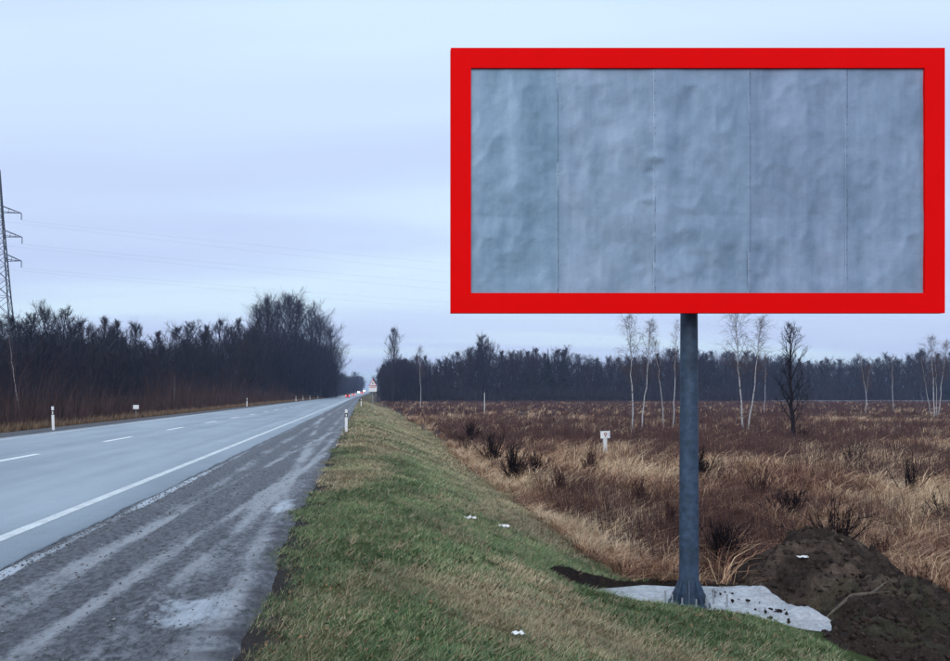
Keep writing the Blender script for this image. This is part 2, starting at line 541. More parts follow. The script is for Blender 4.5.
def build_shoulder():
    ys = np.concatenate([np.linspace(-40, 3, 20), np.arange(3.2, 14, 0.07), np.arange(14.2, 40, 0.3), np.arange(41, 160, 2.0), np.linspace(165, 1000, 50)])
    t = np.linspace(0, 1, 60)
    T, Y = np.meshgrid(t, ys)
    T = T.ravel(); Y = Y.ravel()
    u0 = U_A - 0.25
    u1 = -0.52 + 0.12 * (fbm(Y * 0.7, Y * 0 + 4, 3) - 0.5) * 2
    u = u0 + (u1 - u0) * T
    wave = 0.25 * (fbm(Y * 0.09, Y * 0 + 1.5, 3) - 0.5)
    tr = u + wave
    z = shoulder_z(u, Y, T)
    z = z + rise(Y)
    # loose dark mud and grit, pale dust pressed flat in the wheel tracks, dried white silt
    n = fbm(u * 2.6, Y * 0.8, 4)
    dust = np.exp(-((tr + 2.63) / 0.13) ** 2) * 0.9 + np.exp(-((tr + 2.05) / 0.10) ** 2) * 0.55 + np.exp(-((tr + 1.45) / 0.17) ** 2) * 0.75 + np.exp(-((tr + 1.05) / 0.15) ** 2) * 0.6
    diag = lambda ua, ub, w: np.exp(-((u - (ua + (ub - ua) * (Y - 4.5) / 14.0) + 0.1 * (fbm(Y * 0.5, Y * 0 + ua * 9, 2) - 0.5)) / w) ** 2)
    dust = dust * 0.75 + 0.75 * diag(-2.2, -1.15, 0.10) + 0.6 * diag(-1.7, -1.25, 0.08) + 0.55 * diag(-2.9, -2.1, 0.07) + 0.5 * diag(-0.95, -1.5, 0.12)
    dust = np.clip(dust * (0.25 + 1.3 * fbm(u * 2 + 8, Y * 0.35, 4)), 0, 1)
    lip = np.exp(-((u - (U_A + 0.13)) / 0.085) ** 4) * (0.5 + 0.6 * sstep(0.25, 0.5, fbm(u * 1.5, Y * 0.4 + 20, 3))) * 1.1 * (1 - 0.6 * sstep(12, 22, Y))
    silt = 1.0 * np.exp(-(((u + 1.28) / 0.40) ** 2 + ((Y - 5.85) / 0.55) ** 2) ** 1.4) + 0.9 * np.exp(-(((u + 1.15) / 0.22) ** 2 + ((Y - 11.2) / 0.8) ** 2) ** 1.5)
    silt = np.clip(silt * (0.35 + 1.35 * fbm(u * 5, Y * 4, 3)), 0, 1)
    silt = np.maximum(silt, np.clip(lip, 0, 1.3) * 1.25)
    e = sstep(0.74, 1.02, T + 0.36 * (fbm(u * 1.6, Y * 5, 4) - 0.5))
    c = np.stack([np.clip(dust + 0.25 * sstep(0.44, 0.66, n), 0, 1) * 0.62, np.clip(silt, 0, 1.5) * 0.75, e * 0.72], 1)
    v = np.stack([u + off(Y), Y, z], 1)
    nx = len(t)
    i = (np.arange(nx - 1)[None, :] + np.arange(len(ys) - 1)[:, None] * nx).ravel()
    me = mesh_np('road_shoulder', v, [np.stack([i, i + 1, i + 1 + nx, i + nx], 1)], c, True)
    tag(link('road_shoulder', me, shoulder_mat()), kind='structure')
    # far-side shoulder
    me = strip_mesh('road_shoulder', -15.3, -13.30, YR, -0.03, 3)
    tag(link('road_shoulder', me, material('far_gravel', (0.10, 0.10, 0.11), 0.9, noise=[2.0, 30.0])), kind='structure')


def build_side_road():
    v = []
    xs = np.linspace(158, 420, 30)
    for x in xs:
        yc = 296 + 0.03 * (x - 150)
        for d in (-5.0, -3.5, 3.5, 5.0):
            z = float(ground_z(np.array([x]), np.array([yc + d]))[0])
            v.append((x, yc + d, -0.85 if abs(d) < 4 else -1.5))
    n = 4
    i = (np.arange(n - 1)[None, :] + np.arange(len(xs) - 1)[:, None] * n).ravel()
    me = mesh_np('side_road', np.array(v), [np.stack([i, i + 1, i + 1 + n, i + n], 1)], None, True)
    tag(link('side_road', me, material('pale_track', (0.13, 0.14, 0.16), 0.9, spec=0.1, noise=[0.3])), kind='structure')


build_road()
build_shoulder()
build_side_road()


def scatter_stones():
    rg = np.random.default_rng(44)
    n = 5200
    Y = 3.6 + 13 * rg.random(n) ** 1.4
    u = np.where(rg.random(n) < 0.35, U_A + 0.05 + np.abs(rg.normal(0, 0.12, n)), rg.uniform(U_A + 0.05, -0.55, n))
    r = np.clip(0.003 + rg.exponential(0.0040, n), 0.003, 0.018)
    base = np.array([(1, 0, 0), (0, 1, 0), (-1, 0, 0), (0, -1, 0), (0, 0, .8), (0, 0, -.6)], float)
    tri = np.array([(0, 1, 4), (1, 2, 4), (2, 3, 4), (3, 0, 4), (1, 0, 5), (2, 1, 5), (3, 2, 5), (0, 3, 5)])
    j = 1 + rg.uniform(-.35, .35, (n, 6, 1))
    a = rg.uniform(0, 6.3, n); ca, sa = np.cos(a), np.sin(a)
    p = base[None] * j * r[:, None, None]
    q = np.stack([p[..., 0] * ca[:, None] - p[..., 1] * sa[:, None], p[..., 0] * sa[:, None] + p[..., 1] * ca[:, None], p[..., 2]], -1)
    q = q + np.stack([u, Y, shoulder_z(u, Y, (u - U_A + 0.25) / 3.1) + r * 0.25], 1)[:, None, :]
    f = (tri[None] + (np.arange(n) * 6)[:, None, None]).reshape(-1, 3)
    g = rg.uniform(0.06, 0.26, n)
    c = np.repeat(np.stack([g, g * 1.0, g * 1.05], 1), 6, 0)
    me = mesh_np('loose_gravel', q.reshape(-1, 3), [f], c)
    tag(link('loose_gravel', me, material('gravel_stones', vcol=True, rough=0.8)), 'loose gravel stones strewn over the dirty road shoulder', 'gravel', kind='stuff')


scatter_stones()

# ------------------------------------------------------------------ billboard on its post
BY = 10.35           # distance of the post
SLAB_Z = -1.25


def sheet_mat():
    m = bpy.data.materials.new('weathered_galvanised_sheet'); m.use_nodes = True
    t = m.node_tree; L = t.links.new; b = t.nodes['Principled BSDF']
    tc = N(t, 'ShaderNodeTexCoord')
    def noise(sc, scale, det=6, rough=0.6, dist=0.0):
        mp = N(t, 'ShaderNodeMapping'); mp.inputs['Scale'].default_value = sc
        L(tc.outputs['Object'], mp.inputs['Vector'])
        n = N(t, 'ShaderNodeTexNoise'); n.inputs['Scale'].default_value = scale; n.inputs['Detail'].default_value = det
        n.inputs['Roughness'].default_value = rough; n.inputs['Distortion'].default_value = dist
        L(mp.outputs[0], n.inputs['Vector'])
        return n.outputs['Fac']
    streak = noise((3.5, 1, 0.35), 1.0, 6)
    cloud = noise((1, 1, 1), 1.5, 8, 0.62, 0.15)
    rp = N(t, 'ShaderNodeValToRGB')
    rp.color_ramp.elements[0].position = 0.34; rp.color_ramp.elements[0].color = (0.150, 0.228, 0.320, 1)
    rp.color_ramp.elements[1].position = 0.66; rp.color_ramp.elements[1].color = (0.335, 0.430, 0.565, 1)
    a1 = N(t, 'ShaderNodeMix', data_type='FLOAT'); a1.inputs[0].default_value = 0.42
    L(cloud, a1.inputs[2]); L(streak, a1.inputs[3])
    L(a1.outputs[0], rp.inputs[0])
    oi = N(t, 'ShaderNodeAttribute', attribute_type='OBJECT', attribute_name='tone')
    tn = N(t, 'ShaderNodeMix', data_type='RGBA', blend_type='MULTIPLY'); tn.inputs[0].default_value = 1.0
    L(rp.outputs[0], tn.inputs[6]); L(oi.outputs['Color'], tn.inputs[7])
    L(tn.outputs[2], b.inputs['Base Color'])
    b.inputs['Roughness'].default_value = 0.5
    b.inputs['Metallic'].default_value = 0.15
    b.inputs['Specular IOR Level'].default_value = 0.4
    bp = N(t, 'ShaderNodeBump'); bp.inputs['Strength'].default_value = 0.35; bp.inputs['Distance'].default_value = 0.03
    n3 = noise((1, 1, 1), 6.0, 7, 0.6, 0.2)
    L(n3, bp.inputs['Height']); L(bp.outputs[0], b.inputs['Normal'])
    return m


def build_billboard():
    FY = 9.95                                       # front of the red frame
    x0, x1 = PX(451, FY), PX(945, FY)
    z1, z0 = PZ(48, FY), PZ(313, FY)
    w = 20.0 / F * FY
    px_ = PX(689, BY)
    root = thing('billboard', 'blank grey sheet metal billboard in a wide red frame on a single post', 'billboard', (px_, BY, SLAB_Z))
    red = material('red_frame_paint', (0.88, 0.0015, 0.0015), 0.7, spec=0.05, noise=[1.5], dark=(0.97, 1.02))
    steel = material('dark_blue_grey_post_paint', (0.040, 0.064, 0.105), 0.55, spec=0.3, noise=[2.0, 14.0], dark=(0.65, 1.35), bump=(30, 0.2, 0.004))
    dark = material('galvanised_back_steel', (0.10, 0.11, 0.12), 0.6, noise=[4.0])

    def local(mb, name, mat, parent=root, bevel=0):
        mb.v = [(x - px_, y - BY, z - SLAB_Z) for x, y, z in mb.v]
        return mb.obj(name, mat, parent, bevel)
    D = 0.09
    # mitred red frame, four bars
    bars = [[(x0, z1), (x1, z1), (x1 - w, z1 - w), (x0 + w, z1 - w)], [(x0, z0), (x0 + w, z0 + w), (x1 - w, z0 + w), (x1, z0)],
            [(x0, z0), (x0, z1), (x0 + w, z1 - w), (x0 + w, z0 + w)], [(x1, z0), (x1 - w, z0 + w), (x1 - w, z1 - w), (x1, z1)]]
    for q in bars:
        local(MB().prism(q, 'y', FY, FY + D), 'frame_bar', red, bevel=0)
    # five sheets, dented, lapped and riveted
    sm = sheet_mat()
    sy = FY + 0.03
    seams = [PX(p, sy) for p in (466, 556, 653, 748, 845, 930)]
    za, zb = z0 + w - 0.04, z1 - w + 0.04
    rng = np.random.default_rng(3)
    for k in range(5):
        a, b = seams[k], seams[k + 1] + (0.035 if k < 4 else 0)
        nx, nz = 60, 110
        X, Z = np.meshgrid(np.linspace(a, b, nx), np.linspace(za, zb, nz))
        X = X.ravel(); Z = Z.ravel()
        s = np.clip(np.minimum(X - a, b - X) / 0.22, 0, 1)
        big = (fbm(X * 1.1 + 5 * k, Z * 0.8, 3) - 0.5) * 0.075
        rid = np.abs(fbm(X * 2.3 + 9 * k, Z * 1.5 + 3, 3) - 0.5) * 0.085
        fin = (fbm(X * 8 + k, Z * 6, 3) - 0.5) * 0.008
        edge = (fbm(Z * 7, X * 2, 3) - 0.5) * 0.016 * (1 - s)
        d = (big + rid) * (0.04 + 0.96 * s) + fin * s + edge * 0.6
        # the torn buckle near the third seam, the crease two thirds down
        for (cx, cz, r, h) in ((PX(655, sy), PZ(158, sy), 0.09, -0.035), (PX(650, sy), PZ(172, sy), 0.07, 0.02), (PX(648, sy), PZ(200, sy), 0.09, -0.02)):
            d = d + h * np.exp(-(((X - cx) / r) ** 2 + ((Z - cz) / (r * 0.6)) ** 2))
        d = d + 0.009 * (fbm(X * 2.2, Z * 0 + k, 3) - 0.3) * np.exp(-((Z - PZ(216, sy) + 0.10 * (fbm(X * 1.5, X * 0 + 2, 3) - 0.5)) / 0.02) ** 2) + 0.0012 * (k % 2)
        d = d + (np.abs(fbm(X * 3.1 + 20 * k, Z * 2.6 + 50, 3) - 0.5) * 0.10) * (sstep(z0 + w + 1.0, z0 + w, Z)) * sstep(0.42, 0.6, fbm(X * 0.8 + 4, Z * 0.8, 2))
        d = np.clip(d * np.clip(np.minimum(Z - za, zb - Z) / 0.25, 0.25, 1), -0.028, 0.06)
        v = np.stack([X - px_, sy + d - BY, Z - SLAB_Z], 1)
        i = (np.arange(nx - 1)[None, :] + np.arange(nz - 1)[:, None] * nx).ravel()
        me = mesh_np('sheet_panel', v, [np.stack([i, i + 1, i + 1 + nx, i + nx], 1)], None, True)
        so_ = link('sheet_panel', me, sm, root)
        so_['tone'] = [(0.90, 0.97, 0.96), (1.04, 1.03, 1.01), (1.0, 1.0, 1.0), (1.03, 0.98, 1.0), (0.95, 0.94, 0.96)][k]
        sl = so_.modifiers.new('thickness', 'SOLIDIFY'); sl.thickness = 0.0015; sl.offset = 0
        mb = MB()
        for xx in (a + 0.025,) + ((b - 0.03,) if k == 4 else ()):
            for zz in np.arange(za + 0.08, zb, 0.135):
                zz += rng.normal(0, 0.03)
                if rng.random() < 0.25: continue
                j = np.argmin((X - xx) ** 2 + (Z - zz) ** 2)
                yy = sy + d[j]
                mb.tube((xx, yy - 0.005, zz), (xx, yy + 0.004, zz), 0.005, 0.008, 6)
        local(mb, 'rivets', dark, so_)['kind'] = 'stuff'
    # carrying frame behind
    for zz in (z0 + 0.25, (z0 + z1) / 2, z1 - 0.25):
        local(MB().box(x0 + 0.05, x1 - 0.05, FY + D + 0.012, FY + D + 0.092, zz - 0.05, zz + 0.05), 'back_rail', dark, bevel=0.005)
    for xx in np.linspace(x0 + 0.4, x1 - 0.4, 7):
        local(MB().box(xx - 0.03, xx + 0.03, FY + D + 0.094, FY + D + 0.15, z0 + 0.03, z1 - 0.03), 'back_stud', dark)
    # tapered round post
    n = 28
    prof = [(0.012, 0.126), (0.25, 0.125), (2.0, 0.120), (3.9, 0.110), (z1 - SLAB_Z - 0.3, 0.098)]
    v = []
    for zz, r in prof:
        for i in range(n):
            t = 2 * math.pi * i / n
            v.append((math.cos(t) * r, math.sin(t) * r, zz))
    f = [(k * n + i, k * n + (i + 1) % n, (k + 1) * n + (i + 1) % n, (k + 1) * n + i) for k in range(len(prof) - 1) for i in range(n)]
    f.append(tuple(range((len(prof) - 1) * n, len(prof) * n)))
    me = bpy.data.meshes.new('post'); me.from_pydata(v, [], f)
    for p in me.polygons: p.use_smooth = len(p.vertices) == 4
    post = link('post', me, steel, root)
    for zz in (z0 + 0.25, (z0 + z1) / 2, z1 - 0.25):
        h = zz - SLAB_Z
        MB().box(-0.17, 0.17, FY + D + 0.152 - BY, 0.02, h - 0.06, h + 0.06).obj('clamp', dark, root)
    # base plate, six gussets, anchor bolts
    MB().prism([(0.27 * math.cos(a), 0.27 * math.sin(a)) for a in np.linspace(0, 2 * math.pi, 25)[:-1]], 'z', 0.010, 0.034).obj('base_plate', steel, root)
    for k in range(8):
        a = math.pi / 8 + k * math.pi / 4
        mb = MB().prism([(0.118, 0.034), (0.25, 0.034), (0.24, 0.06), (0.120, 0.37)], 'y', -0.007, 0.007)
        o = mb.obj('gusset', steel, root); o.rotation_euler = (0, 0, a)
    zinc = material('bare_steel', (0.35, 0.37, 0.40), 0.45, metal=0.5)
    for k in range(8):
        a = k * math.pi / 4
        c, s = 0.225 * math.cos(a), 0.225 * math.sin(a)
        MB().tube((c, s, 0.034), (c, s, 0.06), 0.022, n=6).tube((c, s, 0.06), (c, s, 0.14), 0.011, n=8).obj('anchor_bolt', zinc, root)
    # four spare anchor rods standing in the slab
    for dx_, dy_, h_ in ((-0.33, -0.02, 0.20), (0.36, 0.05, 0.22), (0.46, -0.12, 0.18), (0.10, -0.34, 0.16)):
        o = MB().tube((0, 0, -0.08), (0, 0, h_), 0.012, n=8).obj('reinforcing_rod', zinc)
        o.location = (px_ + dx_, BY + dy_, SLAB_Z)
        lab = {-0.33: 'thin steel rod standing in the pale slab just left of the billboard post', 0.36: 'tallest thin steel rod standing in the slab right of the billboard post',
               0.46: 'shorter outer steel rod standing in the slab right of the billboard post', 0.10: 'thin steel rod in front of the billboard post base'}[dx_]
        tag(o, lab, 'steel rod')
    return root


def build_slab():
    P = [(2.80, 9.85), (3.1, 9.4), (3.9, 9.05), (4.6, 8.98), (5.05, 8.95), (5.32, 9.02), (5.44, 9.3), (5.45, 9.8), (5.55, 10.3), (5.8, 10.9), (5.92, 11.3), (5.7, 11.42), (5.0, 11.36), (4.2, 11.40), (3.35, 11.2), (2.9, 10.6)]
    # fill as a fine grid cut by the outline so that the top can be rough
    import bmesh
    rng = random.Random(5)
    Q = []
    for i in range(len(P)):
        a, b = P[i], P[(i + 1) % len(P)]
        for t in (0, 0.25, 0.5, 0.75):
            Q.append((a[0] + (b[0] - a[0]) * t + rng.uniform(-.03, .03), a[1] + (b[1] - a[1]) * t + rng.uniform(-.03, .03)))
    cx, cy = 4.5, 10.2
    rings = [1.0, 0.985, 0.93, 0.85, 0.75, 0.64, 0.52, 0.4, 0.28, 0.14]
    v = [(cx + (x - cx) * 1.0, cy + (y - cy) * 1.0, SLAB_Z - 0.22) for x, y in Q]
    n = len(Q)
    for k, r in enumerate(rings):
        for x, y in Q:
            X, Y = cx + (x - cx) * r, cy + (y - cy) * r
            z = SLAB_Z - (0.05 if k == 0 else 0.0) + (float(fbm(np.array(X * 3), np.array(Y * 3), 4)) - 0.5) * 0.045 * (0.2 if (X - 4.46) ** 2 + (Y - BY) ** 2 < 0.2 else 1)
            v.append((X, Y, z))
    v.append((cx, cy, SLAB_Z))
    f = []
    for k in range(len(rings)):
        for i in range(n):
            f.append((k * n + i, k * n + (i + 1) % n, (k + 1) * n + (i + 1) % n, (k + 1) * n + i))
    L = len(rings) * n
    for i in range(n):
        f.append((L + i, L + (i + 1) % n, len(v) - 1))
    me = bpy.data.meshes.new('concrete_footing'); me.from_pydata(v, [], f)
    m = material('fresh_pale_concrete', (0.50, 0.53, 0.56), 0.85, noise=[2.6, 14.0], dark=(0.62, 1.14), bump=(14, 0.6, 0.03))
    o = link('concrete_footing', me, m)
    tag(o, 'rough white concrete footing slab at the foot of the billboard post', 'concrete slab')
    # white membrane flap lying over the right-hand edge towards the heap
    nx, ny = 22, 50
    V = []
    for j in range(ny):
        t = j / (ny - 1)
        xl, yl = 5.15 + 0.35 * t - 0.25 * (1 - t), 10.9 - 1.95 * t
        wd = 0.75 * (1 - t) + 0.35 * t
        for i in range(nx):
            s = i / (nx - 1)
            X = xl + wd * s * (0.9 + 0.1 * math.sin(7 * t)); Y = yl + 0.15 * s + 0.06 * math.sin(9 * t + s)
            z = SLAB_Z + 0.03 + 0.10 * max(0, s - 0.35) ** 1.2 * (1 + 0.6 * math.sin(11 * t)) + (float(fbm(np.array(X * 7), np.array(Y * 7 + 7), 4)) - 0.5) * 0.11
            if s < 0.2: z = SLAB_Z - 0.06 + (z - SLAB_Z + 0.06) * s / 0.2
            V.append((X, Y, z))
    i = (np.arange(nx - 1)[None, :] + np.arange(ny - 1)[:, None] * nx).ravel()
    me = mesh_np('membrane', np.array(V), [np.stack([i, i + 1, i + 1 + nx, i + nx], 1)], None, True)
    fo = link('membrane', me, material('white_membrane', (0.50, 0.52, 0.56), 0.7, noise=[4.0, 22.0], dark=(0.68, 1.1), bump=(20, 0.6, 0.03)))
    s_ = fo.modifiers.new('thickness', 'SOLIDIFY'); s_.thickness = 0.006
    tag(fo, 'crumpled white membrane strip along the footing edge beside the dirt heap', 'membrane')


build_billboard()
build_slab()


# ------------------------------------------------------------------ heap of dug soil
HEAP = [(7.05, 11.9, 0.76, 0.68), (7.65, 11.2, 0.24, 0.62), (6.45, 11.3, 0.22, 0.6), (7.9, 10.4, 0.10, 0.7), (6.75, 9.6, 0.22, 0.9), (6.1, 8.4, 0.16, 0.9), (7.6, 9.2, 0.20, 1.0), (7.3, 8.0, 0.14, 1.2), (6.6, 10.4, 0.22, 0.7)]


def heap_h(X, Y):
    h = 0
    for cx, cy, a, s in HEAP:
        h = h + a * np.exp(-((X - cx) ** 2 + (Y - cy) ** 2) / (2 * s * s) * 1.3)
    return h


def heap_z(X, Y):
    h = heap_h(X, Y)
    k = np.clip(h / 0.22, 0.7, 1)
    rough = (fbm(X * 2.2 + 2, Y * 2.2, 4) - 0.5) * 0.34 + (np.abs(fbm(X * 6, Y * 6 + 4, 3) - 0.5) * 2) ** 0.7 * 0.16 + (fbm(X * 15, Y * 15, 3) - 0.5) * 0.10
    edge = np.clip((X - (5.35 + 0.25 * np.sin(Y * 2.2) + 0.22 * np.clip(9.2 - Y, -1, 3) * -1.0)) / 0.7, -1, 1)
    return ground_z(X, Y, holes=True) + h - 0.09 + rough * k - (1 - sstep(-1.0, 0.6, edge)) * 0.45


def build_heap():
    xs = np.arange(4.9, 10.6, 0.045); ys = np.arange(6.4, 13.6, 0.045)
    X, Y = np.meshgrid(xs, ys); X = X.ravel(); Y = Y.ravel()
    z = heap_z(X, Y)
    nx = len(xs)
    i = (np.arange(nx - 1)[None, :] + np.arange(len(ys) - 1)[:, None] * nx).ravel()
    f = np.stack([i, i + 1, i + 1 + nx, i + nx], 1)
    keep = (z > ground_z(X, Y) - 0.12)
    f = f[keep[f].any(1)]
    n = fbm(X * 1.3 + 31, Y * 1.3, 4)
    k = sstep(0.5, 0.68, n)[:, None]
    c = C_SOIL * 1.5 * (1 - k) + np.array((0.115, 0.083, 0.064)) * k
    gr = (sstep(0.50, 0.66, fbm(X * 2.2 + 70, Y * 2.2, 4)) * (1 - sstep(9.8, 10.6, Y)))[:, None] * 0.35
    c = c * (1 - gr) + np.array((0.06, 0.07, 0.035)) * gr
    me = mesh_np('dirt_heap', np.stack([X, Y, z], 1), [f], c, True)
    m = material('dug_soil', vcol=True, rough=0.95, spec=0.08, noise=[8.0, 45.0], bump=(30, 1.0, 0.05), dark=(0.55, 1.35))
    root = tag(link('dirt_heap', me, m), 'heap of dark dug soil to the right of the white footing', 'dirt heap')
    # clods lying on it
    rng = np.random.default_rng(12)
    V = []; Fc = []; Cc = []
    b = 0
    ico = np.array([(0, 0, 1), (.9, 0, .4), (.28, .85, .4), (-.72, .53, .4), (-.72, -.53, .4), (.28, -.85, .4), (.72, .53, -.4), (-.28, .85, -.4), (-.9, 0, -.4), (-.28, -.85, -.4), (.72, -.53, -.4), (0, 0, -1)])
    tri = np.array([(0, 1, 2), (0, 2, 3), (0, 3, 4), (0, 4, 5), (0, 5, 1), (1, 6, 2), (2, 7, 3), (3, 8, 4), (4, 9, 5), (5, 10, 1), (6, 7, 2), (7, 8, 3), (8, 9, 4), (9, 10, 5), (10, 6, 1), (11, 7, 6), (11, 8, 7), (11, 9, 8), (11, 10, 9), (11, 6, 10)])
    for _ in range(4200):
        x, y = rng.uniform(5.0, 9.8), rng.uniform(6.8, 12.8)
        if heap_h(x, y) < 0.05: continue
        r = min(0.065, 0.010 + rng.exponential(0.012))
        p = ico * r * (1 + rng.uniform(-.55, .45, (12, 1))) * rng.uniform(.6, 1.4, 3)
        p = p + (x, y, float(heap_z(np.array([x]), np.array([y]))[0]) + r * 0.2)
        V.append(p); Fc.append(tri + b); b += 12
        g = rng.uniform(0.6, 1.5)
        Cc.append(np.tile(C_SOIL * 1.55 * g if rng.random() < .94 else np.array((0.11, 0.085, 0.065)) * g, (12, 1)))
    me = mesh_np('clods', np.concatenate(V), [np.concatenate(Fc)], np.concatenate(Cc), False)
    tag(link('clods', me, m, root), kind='stuff')
    # soil crumbs scattered over the footing
    V = []; Fc = []; Cc = []; b = 0
    for _ in range(90):
        if rng.random() < 0.85:
            t_ = rng.integers(0, 4); cx_, cy_ = ((4.95, 10.75), (5.15, 10.35), (5.4, 9.9), (5.05, 9.5))[t_]
            x, y = cx_ + rng.normal(0, 0.14), cy_ + rng.normal(0, 0.05)
        else:
            x, y = rng.uniform(3.4, 5.6), rng.uniform(9.3, 11.2)
        if (x - 4.46) ** 2 + (y - BY) ** 2 < 0.12: continue
        r = min(0.024, 0.004 + rng.exponential(0.007))
        p = ico * r * (1 + rng.uniform(-.35, .35, (12, 1))) * rng.uniform(.7, 1.3, 3) + (x, y, SLAB_Z + 0.02 + r * 0.3 + (0.03 if x > 5.0 else 0))
        V.append(p); Fc.append(tri + b); b += 12
        Cc.append(np.tile(C_SOIL * rng.uniform(0.6, 1.4), (12, 1)))
    me = mesh_np('soil_crumbs', np.concatenate(V), [np.concatenate(Fc)], np.concatenate(Cc), False)
    tag(link('soil_crumbs', me, m), 'dark soil crumbs strewn over the white footing', 'soil', kind='stuff')
    # pale broken branch on the heap
    mb = MB()
    pts = [(PX(822, 9.5), 9.5), (PX(835, 9.55), 9.55), (PX(852, 9.6), 9.6), (PX(872, 9.6), 9.6), (PX(886, 9.8), 9.8)]
    zs = [float(heap_z(np.array([x]), np.array([y]))[0]) + 0.05 for x, y in pts]
    zs = [0.6 * z_ + 0.4 * (zs[0] + (zs[-1] - zs[0]) * i_ / 4) + 0.03 for i_, z_ in enumerate(zs)]
    rr = [0.010, 0.018, 0.024, 0.020, 0.008]
    for i in range(4):
        mb.tube((*pts[i], zs[i]), (*pts[i + 1], zs[i + 1]), rr[i], rr[i + 1], 8)
    mb.tube((*pts[3], zs[3]), (pts[3][0] + 0.16, pts[3][1] - 0.12, zs[3] + 0.05), 0.012, 0.004, 6)
    tag(mb.obj('fallen_branch', material('pale_wood', (0.12, 0.098, 0.078), 0.9, noise=[12.0, 60.0])), 'pale broken branch lying across the dark dirt heap', 'branch')


build_heap()


# ------------------------------------------------------------------ grasses and brush
def blades(base, h, w, az, lean, bend, cols, three=True, tipdark=1.0):
    """grass blades or stems. base (n,3), others (n,)"""
    n = len(base)
    d = np.stack([np.cos(az), np.sin(az), np.zeros(n)], 1)
    s = np.stack([-np.sin(az + 0.7), np.cos(az + 0.7), np.zeros(n)], 1) * (w / 2)[:, None]
    up = np.array((0, 0, 1.0))
    mid = base + up * (h * 0.55)[:, None] + d * (lean * h * 0.45)[:, None]
    tip = base + up * (h * (1 - 0.35 * bend))[:, None] + d * ((lean + bend) * h)[:, None]
    if three:
        v = np.stack([base - s, base + s, mid + s * 0.8, mid - s * 0.8, tip], 1).reshape(-1, 3)
        o = np.arange(n)[:, None] * 5
        c = np.repeat(cols, 5, 0)
        return v, [o + np.array([[0, 1, 2, 3]]), o + np.array([[3, 2, 4]])], c
    v = np.stack([base - s, base + s, tip], 1).reshape(-1, 3)
    return v, [np.arange(n)[:, None] * 3 + np.array([[0, 1, 2]])], np.repeat(cols, 3, 0)


def merge(parts):
    V = []; C = []; F4 = []; F3 = []; b = 0
    for v, fs, c in parts:
        for f in fs:
            (F4 if f.shape[1] == 4 else F3).append(f + b)
        V.append(v); C.append(c); b += len(v)
    return np.concatenate(V), [np.concatenate(x) for x in (F4, F3) if x], np.concatenate(C)


M_GRASS = material('grass_blades', vcol=True, rough=0.7, spec=0.15)
R = np.random.default_rng(21)


